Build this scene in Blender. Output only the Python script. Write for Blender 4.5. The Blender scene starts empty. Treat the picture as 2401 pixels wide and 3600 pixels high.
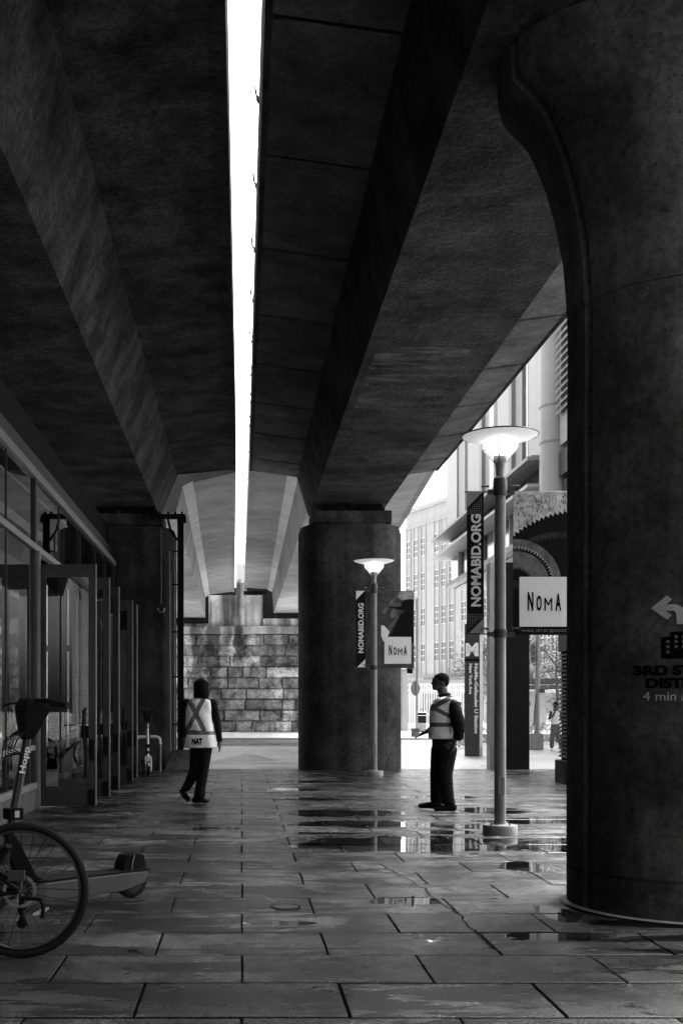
import bpy, bmesh, math, random
from mathutils import Vector, Matrix, noise
R = math.radians
random.seed(7)
SC = bpy.context.scene
COL = SC.collection

# ---------------------------------------------------------------- camera
F = 4000.0; HOR = 2488.0; VPX = 850.0; CH = 1.32
cd = bpy.data.cameras.new('camera'); cam = bpy.data.objects.new('camera', cd); COL.objects.link(cam)
cam.location = (0, 0, CH); cam.rotation_euler = (R(90), 0, 0)
cd.sensor_fit = 'HORIZONTAL'; cd.sensor_width = 36; cd.lens = 36 * F / 2401
cd.shift_x = (1200.5 - VPX) / 2401; cd.shift_y = (HOR - 1800) / 2401
cd.clip_start = 0.05; cd.clip_end = 3000
SC.camera = cam

# ---------------------------------------------------------------- world, sun, exposure
SUN_EL, SUN_ROT = R(58), R(38)
w = bpy.data.worlds.new('World'); SC.world = w; w.use_nodes = True
nt = w.node_tree; nt.nodes.clear()
sky = nt.nodes.new('ShaderNodeTexSky'); sky.sky_type = 'NISHITA'; sky.sun_disc = False
sky.sun_elevation = SUN_EL; sky.sun_rotation = SUN_ROT; sky.air_density = 1.0; sky.dust_density = 6.0
bw = nt.nodes.new('ShaderNodeRGBToBW'); bg = nt.nodes.new('ShaderNodeBackground'); out = nt.nodes.new('ShaderNodeOutputWorld')
nt.links.new(sky.outputs[0], bw.inputs[0]); nt.links.new(bw.outputs[0], bg.inputs[0]); nt.links.new(bg.outputs[0], out.inputs[0])
bg.inputs[1].default_value = 0.12
sl = bpy.data.lights.new('sun', 'SUN'); sun = bpy.data.objects.new('sun', sl); COL.objects.link(sun)
sl.energy = 0.6; sl.angle = R(25); sl.color = (1, 1, 1)
sdir = Vector((math.sin(SUN_ROT) * math.cos(SUN_EL), math.cos(SUN_ROT) * math.cos(SUN_EL), math.sin(SUN_EL)))
sun.rotation_euler = sdir.to_track_quat('Z', 'Y').to_euler()
SC.view_settings.view_transform = 'Standard'; SC.view_settings.look = 'None'
SC.view_settings.gamma = 1.0; SC.view_settings.exposure = 3.2
SC.render.engine = 'CYCLES'
SC.cycles.use_denoising = True; SC.cycles.denoiser = 'OPENIMAGEDENOISE'; SC.cycles.denoising_input_passes = 'RGB_ALBEDO_NORMAL'; SC.cycles.denoising_prefilter = 'ACCURATE'
SC.cycles.max_bounces = 8; SC.cycles.transparent_max_bounces = 16
SC.cycles.sample_clamp_indirect = 3.0; SC.cycles.use_adaptive_sampling = False
SC.cycles.caustics_reflective = False; SC.cycles.caustics_refractive = False
SC.render.film_transparent = False

# ---------------------------------------------------------------- helpers
def px(x, y, Z):
    """world point at distance Z whose picture position is (x, y) of the 2401 x 3600 photograph"""
    return Vector(((x - VPX) * Z / F, Z, CH + (HOR - y) * Z / F))

def mat(name, base=0.5, rough=0.7, metal=0.0, var=0.0, scale=3.0, bump=0.0, bscale=40.0, streak=0.0,
        emit=0.0, spec=0.5, rvar=0.0, bdist=0.01, island=0.0, streak_scale=(3, 3, .25), blot=0.0, stains=(), pits=0.0):
    m = bpy.data.materials.new(name); m.use_nodes = True
    N = m.node_tree.nodes; L = m.node_tree.links
    p = N['Principled BSDF']
    if rough >= .7 and spec == .5: spec = .07
    p.inputs['Base Color'].default_value = (base, base, base, 1)
    p.inputs['Roughness'].default_value = rough; p.inputs['Metallic'].default_value = metal
    p.inputs['Specular IOR Level'].default_value = spec
    if emit: p.inputs['Emission Color'].default_value = (1, 1, 1, 1); p.inputs['Emission Strength'].default_value = emit
    tc = N.new('ShaderNodeTexCoord')
    val = None
    def noise_(sc, det=6, ro=.6, vec=None):
        n = N.new('ShaderNodeTexNoise'); n.inputs['Scale'].default_value = sc; n.inputs['Detail'].default_value = det
        n.inputs['Roughness'].default_value = ro; L.new(vec or tc.outputs['Object'], n.inputs['Vector']); return n.outputs['Fac']
    def rng(v, a, b, f0=.3, f1=.7):
        r = N.new('ShaderNodeMapRange'); r.inputs['From Min'].default_value = f0; r.inputs['From Max'].default_value = f1
        r.inputs['To Min'].default_value = a; r.inputs['To Max'].default_value = b; L.new(v, r.inputs['Value']); return r.outputs[0]
    def mul(a, b):
        q = N.new('ShaderNodeMath'); q.operation = 'MULTIPLY'
        L.new(a, q.inputs[0])
        if isinstance(b, float): q.inputs[1].default_value = b
        else: L.new(b, q.inputs[1])
        return q.outputs[0]
    if var:
        val = rng(noise_(scale, 8, .68), 1 - var, 1 + var, .37, .63)
        fine = rng(noise_(scale * 11, 5, .8), 1 - var * .85, 1 + var * .85, .34, .66)
        val = mul(val, fine)
    if blot:
        b = rng(noise_(scale * .35, 5, .55), 1 - blot, 1.0 + blot * .6, .38, .6)
        val = mul(val, b) if val else b
    if streak:
        mp = N.new('ShaderNodeMapping'); mp.inputs['Scale'].default_value = streak_scale; L.new(tc.outputs['Object'], mp.inputs['Vector'])
        s = rng(noise_(1.0, 6, .6, mp.outputs[0]), 1 - streak, 1.0 + streak * .3, .42, .6)
        val = mul(val, s) if val else s
    if island:
        g = N.new('ShaderNodeNewGeometry'); s = rng(g.outputs['Random Per Island'], 1 - island, 1 + island, 0, 1)
        val = mul(val, s) if val else s
    if pits:
        for sc_v, th in ((5.0, .085), (17.0, .16)):
            vo = N.new('ShaderNodeTexVoronoi'); vo.inputs['Scale'].default_value = sc_v; L.new(tc.outputs['Object'], vo.inputs['Vector'])
            val = mul(val, rng(vo.outputs['Distance'], 1 - pits, 1, th, th + .05))
    if stains:
        sx = N.new('ShaderNodeSeparateXYZ'); L.new(tc.outputs['Object'], sx.inputs[0])
        def op(o_, a, b):
            q = N.new('ShaderNodeMath'); q.operation = o_
            for i, x in enumerate((a, b)):
                if isinstance(x, (int, float)): q.inputs[i].default_value = x
                else: L.new(x, q.inputs[i])
            return q.outputs[0]
        wv = op('MULTIPLY', op('SUBTRACT', noise_(1.6, 6, .65), .5), 1.0)
        for (xa, xb, zb, dk) in stains:
            d = op('ABSOLUTE', op('SUBTRACT', op('ADD', sx.outputs[0], wv), (xa + xb) / 2), 0.0)
            a_ = rng(d, 1, 0, (xb - xa) / 2 - .05, (xb - xa) / 2 + .12); b_ = rng(op('ADD', sx.outputs[2], wv), 0, 1, zb - .3, zb + .5)
            val = mul(val, rng(mul(a_, b_), 1, dk, 0, 1))
    if val:
        f = mul(val, float(base)); cb = N.new('ShaderNodeCombineColor')
        for i in range(3): L.new(f, cb.inputs[i])
        L.new(cb.outputs[0], p.inputs['Base Color'])
    if rvar: L.new(rng(noise_(scale * 1.7, 5), max(.02, rough - rvar), rough + rvar), p.inputs['Roughness'])
    if bump:
        bn = N.new('ShaderNodeBump'); bn.inputs['Strength'].default_value = bump; bn.inputs['Distance'].default_value = bdist
        L.new(noise_(bscale, 6, .65), bn.inputs['Height']); L.new(bn.outputs[0], p.inputs['Normal'])
    return m

def glass_mat(name, tint=0.9, refl=1.0):
    m = bpy.data.materials.new(name); m.use_nodes = True
    N = m.node_tree.nodes; L = m.node_tree.links; N.clear()
    o = N.new('ShaderNodeOutputMaterial'); mx = N.new('ShaderNodeMixShader'); t = N.new('ShaderNodeBsdfTransparent')
    g = N.new('ShaderNodeBsdfGlossy'); g.inputs['Roughness'].default_value = 0.0; g.inputs['Color'].default_value = (refl, refl, refl, 1)
    t.inputs['Color'].default_value = (tint, tint, tint, 1)
    fr = N.new('ShaderNodeFresnel'); fr.inputs['IOR'].default_value = 1.7
    nz = N.new('ShaderNodeTexNoise'); nz.inputs['Scale'].default_value = .7; nz.inputs['Detail'].default_value = 1
    tc = N.new('ShaderNodeTexCoord'); L.new(tc.outputs['Object'], nz.inputs['Vector'])
    bp = N.new('ShaderNodeBump'); bp.inputs['Strength'].default_value = .02; bp.inputs['Distance'].default_value = .02
    L.new(fr.outputs[0], mx.inputs[0]); L.new(t.outputs[0], mx.inputs[1]); L.new(g.outputs[0], mx.inputs[2]); L.new(mx.outputs[0], o.inputs[0])
    return m

class B:
    def __init__(s): s.v = []; s.f = []; s.m = []
    def add(s, vs, fs, mi=0):
        o = len(s.v); s.v += [Vector(v) for v in vs]; s.f += [tuple(i + o for i in f) for f in fs]; s.m += [mi] * len(fs); return s
    def box(s, x0, x1, y0, y1, z0, z1, mi=0, M=None):
        vs = [Vector(c) for c in ((x0,y0,z0),(x1,y0,z0),(x1,y1,z0),(x0,y1,z0),(x0,y0,z1),(x1,y0,z1),(x1,y1,z1),(x0,y1,z1))]
        if M: vs = [M @ v for v in vs]
        return s.add(vs, [(0,3,2,1),(4,5,6,7),(0,1,5,4),(1,2,6,5),(2,3,7,6),(3,0,4,7)], mi)
    def loft(s, rings, mi=0, closed=True, caps=True):
        n = len(rings[0]); vs = [p for r in rings for p in r]; fs = []
        for k in range(len(rings) - 1):
            for i in range(n if closed else n - 1):
                j = (i + 1) % n; fs.append((k*n+i, k*n+j, (k+1)*n+j, (k+1)*n+i))
        if caps: fs.append(tuple(reversed(range(n)))); fs.append(tuple((len(rings)-1)*n+i for i in range(n)))
        return s.add(vs, fs, mi)
    def prism_y(s, poly, y0, y1, mi=0):
        return s.loft([[(x, y0, z) for x, z in poly], [(x, y1, z) for x, z in poly]], mi)
    def prism_z(s, poly, z0, z1, mi=0):
        return s.loft([[(x, y, z0) for x, y in poly], [(x, y, z1) for x, y in poly]], mi)
    def tube(s, pts, r, n=10, mi=0, closed=False):
        pts = [Vector(p) for p in pts]; rs = r if isinstance(r, (list, tuple)) else [r] * len(pts)
        rings = []; up = None; m = len(pts)
        for i, p in enumerate(pts):
            if closed: t = (pts[(i+1) % m] - pts[i-1]).normalized()
            else: t = (pts[min(i+1, m-1)] - pts[max(i-1, 0)]).normalized()
            if up is None: up = t.orthogonal().normalized()
            up = (up - up.dot(t) * t).normalized(); sd = t.cross(up)
            rings.append([p + rs[i] * (math.cos(2*math.pi*k/n) * up + math.sin(2*math.pi*k/n) * sd) for k in range(n)])
        if closed: rings.append(rings[0]); return s.loft(rings, mi, caps=False)
        return s.loft(rings, mi)
    def lathe(s, prof, c=(0,0,0), n=32, mi=0, caps=True):
        c = Vector(c)
        return s.loft([[c + Vector((r*math.cos(2*math.pi*k/n), r*math.sin(2*math.pi*k/n), z)) for k in range(n)] for r, z in prof], mi, caps=caps)
    def build(s, name, mats, parent=None, smooth=False, bevel=0.0, origin=None, seg=2):
        o3 = Vector(origin) if origin else (parent.matrix_basis.translation if (parent and parent.get('_w')) else Vector((0,0,0)))
        me = bpy.data.meshes.new(name); me.from_pydata([tuple(v - o3) for v in s.v], [], s.f)
        for m in (mats if isinstance(mats, (list, tuple)) else [mats]): me.materials.append(m)
        me.polygons.foreach_set('material_index', s.m)
        bm = bmesh.new(); bm.from_mesh(me); bmesh.ops.recalc_face_normals(bm, faces=bm.faces); bm.to_mesh(me); bm.free()
        if smooth: me.polygons.foreach_set('use_smooth', [True] * len(me.polygons)); 
        if smooth == 'auto' or smooth is True:
            try: me.set_sharp_from_angle(angle=R(40))
            except Exception: pass
        me.update()
        ob = bpy.data.objects.new(name, me); COL.objects.link(ob)
        if parent is None:
            ob.location = o3
        else: ob.parent = parent
        if bevel:
            b = ob.modifiers.new('bevel', 'BEVEL'); b.width = bevel; b.segments = seg; b.limit_method = 'ANGLE'; b.angle_limit = R(35)
        return ob

def tag(o, label=None, cat=None, group=None, kind=None):
    if label: o['label'] = label
    if cat: o['category'] = cat
    if group: o['group'] = group
    if kind: o['kind'] = kind
    return o
def thing(name, label, cat, loc=(0,0,0), rz=0.0, group=None, world=True):
    """Empty at the base; with world=True children are given in world coordinates"""
    o = bpy.data.objects.new(name, None); COL.objects.link(o); o.location = loc; o.rotation_euler = (0,0,rz)
    o.empty_display_size = .2
    if world: o['_w'] = 1
    return tag(o, label, cat, group)
class BW(B):
    """builder whose children subtract the top-level thing's origin"""
    def __init__(s, root): super().__init__(); s.root = root
    def build(s, name, mats, parent=None, **k):
        return super().build(name, mats, parent or s.root, origin=(s.root.location if s.root.get('_w') else (0,0,0)), **k)

_fontcache = {}
def text_shape(txt, extrude=0.002, bold=0.0, spacing=1.0):
    cu = bpy.data.curves.new('t', 'FONT'); cu.body = txt; cu.size = 1; cu.extrude = extrude; cu.offset = bold; cu.space_character = spacing
    cu.resolution_u = 4
    ob = bpy.data.objects.new('t', cu); COL.objects.link(ob)
    dg = bpy.context.evaluated_depsgraph_get(); dg.update(); me = bpy.data.meshes.new_from_object(ob.evaluated_get(dg))
    vs = [v.co.copy() for v in me.vertices]; fs = [tuple(p.vertices) for p in me.polygons]
    bpy.data.objects.remove(ob); bpy.data.curves.remove(cu); bpy.data.meshes.remove(me)
    x0 = min(v.x for v in vs); x1 = max(v.x for v in vs); y0 = min(v.y for v in vs); y1 = max(v.y for v in vs)
    return [Vector(((v.x-x0)/(x1-x0), (v.y-y0)/(y1-y0), v.z)) for v in vs], fs, (x1-x0)/(y1-y0)
def add_text(b, txt, fn, bold=.02, mi=0, extrude=0.002):
    """fn maps (u 0..1 along the line, v 0..1 up the letters, depth) to a point"""
    vs, fs, asp = text_shape(txt, extrude, bold); b.add([fn(v.x, v.y, v.z) for v in vs], fs, mi); return asp

# ---------------------------------------------------------------- materials
M = {}
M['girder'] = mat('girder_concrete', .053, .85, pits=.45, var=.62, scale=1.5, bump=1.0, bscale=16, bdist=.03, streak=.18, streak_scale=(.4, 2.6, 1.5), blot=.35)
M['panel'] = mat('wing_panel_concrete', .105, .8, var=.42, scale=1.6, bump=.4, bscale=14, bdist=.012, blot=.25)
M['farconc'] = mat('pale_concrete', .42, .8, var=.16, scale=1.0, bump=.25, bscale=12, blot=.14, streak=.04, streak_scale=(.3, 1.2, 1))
M['farweb'] = mat('shaded_concrete', .27, .8, var=.2, scale=1.0, blot=.15); M['farhaunch'] = mat('pale_lit_concrete', .66, .8, var=.12, scale=1.0)  # shade and light on the far girders put into web and haunch tone
M['pier'] = mat('pier_concrete', .072, .8, pits=.35, var=.45, scale=1.5, bump=.6, bscale=16, bdist=.012, streak=.3, blot=.4)
M['pier_far'] = mat('far_pier_concrete', .046, .8, var=.5, scale=1.2, bump=.5, bscale=9, streak=.3, blot=.3)
M['stain'] = mat('stained_concrete', .5, .8, var=.25, scale=1.2, bump=.4, streak=.72, streak_scale=(1.6, 1.6, .12))
M['stone'] = mat('rock_faced_stone', .42, .85, var=.75, scale=1.3, bump=1.0, bscale=3.2, bdist=.25, island=.6, stains=[(-2.6, -2.1, 2.6, .35), (-1.85, -1.15, 1.6, .35), (-.38, .05, 3.6, .18), (-.95, -.6, 4.2, .6), (2.1, 2.5, 3.9, .55)], streak=.5, streak_scale=(.8, .8, .16))
M['coping'] = mat('coping_stone', .48, .8, stains=[(-2.6, -2.1, 2.6, .35), (-1.85, -1.15, 1.6, .35), (-.38, .05, 3.6, .18), (-.95, -.6, 4.2, .6), (2.1, 2.5, 3.9, .55)], var=.2, scale=1.0, bump=.4, bscale=6, island=.12, streak=.5, streak_scale=(.9, .9, .2))
M['black'] = mat('black_metal', .010, .75, var=.2, scale=5)
M['dark'] = mat('dark_metal', .035, .45, var=.2, scale=5, bump=.1)
M['rubber'] = mat('rubber', .010, .7, spec=.2)
M['alu'] = mat('aluminium_frame', .24, .38, metal=.35, var=.12, scale=4)
M['aludark'] = mat('dark_anodised_frame', .03, .4, metal=.3, var=.2, scale=4)
M['pole'] = mat('painted_pole', .20, .45, var=.14, scale=5, bump=.15, bscale=30, bdist=.003)
M['steel'] = mat('steel', .35, .3, metal=.9, var=.1)
M['white'] = mat('white_paint', .70, .5, var=.05, scale=4)
M['offwhite'] = mat('offwhite_paint', .60, .6, var=.08, scale=3)
M['paper'] = mat('banner_white', .88, .7, var=.03, scale=20)
M['bannerdark'] = mat('banner_black', .010, .75)
M['bannergrey'] = mat('banner_grey', .28, .7, var=.1, scale=10)
M['letter'] = mat('pale_lettering', .75, .6)
M['stencil'] = mat('pale_stencil_paint', .40, .8, var=.15, scale=8)
M['ink'] = mat('black_lettering', .003, .9, spec=.0)
M['facade'] = mat('pale_facade', .35, .75, var=.05, scale=.6, streak=.06, streak_scale=(1, 1, .05))
M['facade2'] = mat('cladding_panel', .30, .6, var=.05, scale=.7, streak=.06, streak_scale=(1, 1, .1))
M['facade3'] = mat('cladding_panel_dark', .20, .6, var=.05, scale=.7)
M['window'] = mat('window_frame', .13, .3, var=.3, scale=2)
M['winpane'] = mat('window_pane', .10, .12, var=.4, scale=1.5, spec=.6)
M['darkglass'] = mat('dark_glass', .025, .12, var=.3, scale=.8)
M['plaster'] = mat('interior_plaster', .30, .8, var=.05)
M['interior2'] = mat('interior_black', .02, .9)
M['interior'] = mat('interior_dark', .16, .8, var=.1)
M['leaf'] = mat('pale_leaf', .20, .6, island=.5)
M['flower'] = mat('flower_petals', .72, .7, island=.2)
M['bark'] = mat('bark', .16, .9, var=.3, scale=8)
M['glass'] = glass_mat('clear_glass', .80)
M['road'] = mat('asphalt', .10, .35, var=.25, scale=.8, bump=.3, bscale=60, rvar=.15, blot=.3)
M['plaza'] = mat('plaza_concrete', .42, .42, var=.10, scale=.6, bump=.15, bscale=30, rvar=.2, blot=.15)
M['kerb'] = mat('kerb_concrete', .50, .6, var=.12, scale=1)
M['damp'] = mat('dark_plaza_concrete', .22, .3, var=.12, scale=1)  # darker tone for the wedge and strip on the plaza
M['ground'] = mat('bare_ground', .35, .9, var=.2, scale=.1)
M['sealant'] = mat('pale_sealant', .42, .5, var=.3, scale=6)
M['plinth'] = mat('plinth_concrete', .09, .8, var=.3, scale=3, bump=.4, blot=.3)
M['skin'] = mat('skin', .03, .6, var=.1, scale=10)
M['hair'] = mat('hair', .005, .8, bump=.4, bscale=80)
M['cloth'] = mat('dark_cloth', .010, .85, var=.2, scale=6, bump=.3, bscale=25)
M['shoe'] = mat('shoe_leather', .008, .7)
M['vest'] = mat('bright_vest', .93, .75, var=.06, scale=8, bump=.5, bscale=10, bdist=.015)
M['tape'] = mat('reflective_tape', .10, .45, var=.1, scale=20)
M['jeans'] = mat('denim', .10, .9, var=.2, scale=8)
M['black2'] = mat('satin_black', .012, .4, spec=.4)
M['rock'] = mat('mid_grey_plastic', .12, .4)
M['scooter'] = mat('scooter_panel', .10, .35, var=.08, scale=6)
M['emit'] = mat('lit_lamp_glass', .9, .4, emit=1.8)

def slab_material():
    """wet granite-concrete paving: dry, damp and standing-water areas"""
    m = bpy.data.materials.new('wet_paving'); m.use_nodes = True
    N = m.node_tree.nodes; L = m.node_tree.links; p = N['Principled BSDF']
    tc = N.new('ShaderNodeTexCoord'); co = tc.outputs['Object']
    def nz(sc, det=5, ro=.6, vec=co, dist=0.0):
        n = N.new('ShaderNodeTexNoise'); n.inputs['Scale'].default_value = sc; n.inputs['Detail'].default_value = det
        n.inputs['Roughness'].default_value = ro; n.inputs['Distortion'].default_value = dist; L.new(vec, n.inputs['Vector']); return n.outputs['Fac']
    def rng(v, f0, f1, a, b):
        r = N.new('ShaderNodeMapRange'); r.interpolation_type = 'SMOOTHSTEP'
        for k, x in zip(('From Min', 'From Max', 'To Min', 'To Max'), (f0, f1, a, b)): r.inputs[k].default_value = x
        L.new(v, r.inputs['Value']); return r.outputs[0]
    def ma(op, a, b):
        q = N.new('ShaderNodeMath'); q.operation = op
        for i, x in enumerate((a, b)):
            if isinstance(x, (int, float)): q.inputs[i].default_value = x
            else: L.new(x, q.inputs[i])
        return q.outputs[0]
    geo = N.new('ShaderNodeNewGeometry')
    # standing water where the paving dips (listed dips, edges broken up by noise)
    dips = [(1.6, 11.0, 1.2, .75), (3.0, 10.9, .8, .6), (2.2, 12.0, .35, .22), (1.15, 14.2, .85, .5), (1.35, 12.9, .8, .38), (3.3, 13.2, .6, .35),
            (3.2, 14.6, .45, .5), (1.12, 7.75, .26, .22), (.25, 6.95, .22, .07), (1.75, 6.55, .35, .16), (2.35, 9.4, .22, .4), (.55, 18.3, .8, .3),
            (2.9, 16.8, .6, .4), (2.55, 12.6, .5, .3), (.7, 11.9, .5, .12), (-.2, 12.4, .35, .16), (.9, 16.4, .6, .3), (2.02, 7.3, .12, .3), (1.1, 20.2, 1.2, .3)]
    acc = None; wob = nz(2.2, 5, .6, dist=.6)
    for (X, Y, a, b) in dips:
        mp = N.new('ShaderNodeMapping'); mp.vector_type = 'TEXTURE'; mp.inputs['Location'].default_value = (X, Y, 0); mp.inputs['Scale'].default_value = (a, b, 1)
        L.new(co, mp.inputs['Vector']); sp = N.new('ShaderNodeSeparateXYZ'); L.new(mp.outputs[0], sp.inputs[0])
        d = ma('ADD', ma('MULTIPLY', sp.outputs[0], sp.outputs[0]), ma('MULTIPLY', sp.outputs[1], sp.outputs[1]))
        s = ma('SUBTRACT', 1.0, d); acc = s if acc is None else ma('MAXIMUM', acc, s)
    fn_ = nz(7, 6, .75, dist=1.2); lvl = ma('ADD', ma('ADD', ma('MULTIPLY', ma('MAXIMUM', acc, -.55), 1.6), ma('MULTIPLY', ma('SUBTRACT', wob, .5), 5.5)), ma('MULTIPLY', ma('SUBTRACT', fn_, .5), 3.4))
    pud = rng(lvl, -.05, .35, 0, 1)
    # damp bands, drawn out along the courses
    mp2 = N.new('ShaderNodeMapping'); mp2.inputs['Scale'].default_value = (.55, 2.0, 1); L.new(co, mp2.inputs['Vector'])
    damp = rng(nz(1.5, 8, .66, mp2.outputs[0], .5), .49, .55, 0, 1)
    isl = rng(geo.outputs['Random Per Island'], 0, 1, .62, 1.3)
    base = ma('MULTIPLY', rng(nz(1.1, 7, .65), .39, .61, .008, .105), isl)
    base = ma('MULTIPLY', base, rng(nz(55, 5, .85), .36, .64, .45, 1.6))
    base = ma('MULTIPLY', base, rng(damp, 0, 1, 1.0, .12))
    base = ma('MULTIPLY', base, rng(pud, 0, 1, 1.0, .45))
    vo = N.new('ShaderNodeTexVoronoi'); vo.inputs['Scale'].default_value = 2.6; L.new(co, vo.inputs['Vector'])
    base = ma('MULTIPLY', base, rng(ma('ADD', vo.outputs['Distance'], ma('MULTIPLY', nz(3, 2), .05)), .055, .075, .25, 1))
    cb = N.new('ShaderNodeCombineColor'); [L.new(base, cb.inputs[i]) for i in range(3)]; L.new(cb.outputs[0], p.inputs['Base Color'])
    ro = ma('MULTIPLY', rng(nz(1.9, 7, .66), .40, .60, .10, .36), rng(damp, 0, 1, 1, .40))
    ro = ma('MULTIPLY', ro, rng(nz(75, 4, .8), .36, .64, .6, 1.45)); ro = ma('MULTIPLY', ro, rng(pud, 0, 1, 1.0, .04)); L.new(ma('MAXIMUM', ro, .012), p.inputs['Roughness'])
    p.inputs['Specular IOR Level'].default_value = .85
    bp = N.new('ShaderNodeBump'); bp.inputs['Distance'].default_value = .009
    L.new(ma('MULTIPLY', rng(pud, 0, 1, 1, 0), .75), bp.inputs['Strength'])
    hh = ma('ADD', nz(110, 3, .7), ma('MULTIPLY', nz(14, 4, .6), 1.1)); L.new(hh, bp.inputs['Height']); L.new(bp.outputs[0], p.inputs['Normal'])
    return m
M['slab'] = slab_material()

# ================================================================ GROUND
ROW0, ROWD, SLW = 5.449, 0.61, 0.925
PAVE_END = ROW0 + ROWD * 31   # 24.36
g = B(); g.box(-900, 900, -300, 2500, -.60, -.10); tag(g.build('ground', M['ground']), kind='structure', label='bare ground under and around the plaza')
g = B(); g.box(-3.0, 9.4, -8, PAVE_END + .02, -.098, -.022); tag(g.build('paving_bed', M['black']), kind='structure', label='dark bed in the joints of the wet paving')
s = B(); rnd = random.Random(3)
for k in range(-22, 31):
    y0 = ROW0 + ROWD * k; y1 = y0 + ROWD
    off = 0.0 if k % 2 == 0 else SLW / 2
    for n in range(-4, 11):
        x0 = off + n * SLW; x1 = x0 + SLW
        x0 = max(x0, -2.9); x1 = min(x1, 9.3)
        if x1 - x0 < .05: continue
        gp = rnd.uniform(.004, .0085); z = rnd.uniform(-.0012, .0012); tx = rnd.uniform(-.0010, .0010); ty = rnd.uniform(-.0008, .0008)
        a, b_, c, d = x0 + gp, x1 - gp, y0 + .007 + gp, y1 - .007 - gp; e = .004
        P = [(a, c), (b_, c), (b_, d), (a, d)]; Q = [(a+e, c+e), (b_-e, c+e), (b_-e, d-e), (a+e, d-e)]
        zz = lambda X, Y: z + tx * (X - x0) / SLW + ty * (Y - y0) / ROWD
        vs = [(X, Y, -.06) for X, Y in P] + [(X, Y, zz(X, Y) - .003) for X, Y in P] + [(X, Y, zz(X, Y)) for X, Y in Q]
        fs = [(8,9,10,11)] + [(i, (i+1)%4, 4+(i+1)%4, 4+i) for i in range(4)] + [(4+i, 4+(i+1)%4, 8+(i+1)%4, 8+i) for i in range(4)]
        s.add(vs, fs); s.m[-8:] = [1, 1, 1, 1, 0, 0, 0, 0]
tag(s.build('paving', [M['slab'], M['black']]), kind='structure', label='wet staggered stone paving under the viaduct')
# crack wandering across the paving
cr = [(870,1985),(905,2005),(935,2020),(975,2042),(1000,2068),(1030,2085),(1062,2110),(1085,2136),(1105,2150),(1125,2175),(1152,2192)]
pts = []
for x, y in cr:
    X, Y = x * 1.5313, y * 1.5313; Z = F * CH / (Y - HOR); pts.append(((X - VPX) * Z / F, Z))
c = B(); rnd = random.Random(5); fine = []
for i in range(len(pts) - 1):
    for t in range(5):
        a = Vector(pts[i]).lerp(Vector(pts[i+1]), t / 5); fine.append((a.x + rnd.uniform(-.012, .012), a.y + rnd.uniform(-.012, .012)))
for i in range(len(fine) - 1):
    a, b_ = Vector(fine[i]), Vector(fine[i+1]); n = (b_ - a).orthogonal().normalized() * (.003 + .004 * rnd.random())
    c.add([(a.x-n.x, a.y-n.y, .0035), (a.x+n.x, a.y+n.y, .0035), (b_.x+n.x, b_.y+n.y, .0035), (b_.x-n.x, b_.y-n.y, .0035)], [(0,1,2,3)])
tag(c.build('pavement_crack', M['black']), kind='structure', label='thin crack wandering diagonally over the wet slabs')
# plaza beyond the piers, road, far pavement
g = B(); g.box(-60, 9.4, PAVE_END + .03, 39, -.098, -.004); g.box(9.42, 120, -70, 52, -.098, -.006); g.box(-60, 9.4, -70, -8.02, -.098, -.006)
tag(g.build('plaza', M['plaza']), kind='structure', label='pale open concrete plaza beyond the viaduct piers')
g = B(); g.box(-200, 9.41, 39.02, 48, -.098, -.05); tag(g.build('road', M['road']), kind='structure', label='wet asphalt road crossing before the stone wall')
g = B(); g.box(-200, 9.41, 48.02, 62, -.098, .03); tag(g.build('pavement', M['kerb']), kind='structure', label='pale pavement at the foot of the stone wall')
g = B(); g.box(9.42, 200, 52.02, 240, -.098, .0); tag(g.build('street', M['kerb']), kind='structure', label='pale street surface in front of the tall buildings')
g = B(); g.add([(.19,33,.002),(-.67,27.8,.002),(.95,28.2,.002)], [(0,1,2)])
g.add([(-4,26.6,.003),(3,26.9,.003),(3,27.15,.003),(-4,26.8,.003)], [(0,1,2,3)])
tag(g.build('dark_patch', M['damp']), kind='structure', label='darker wedge on the pale plaza')

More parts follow.
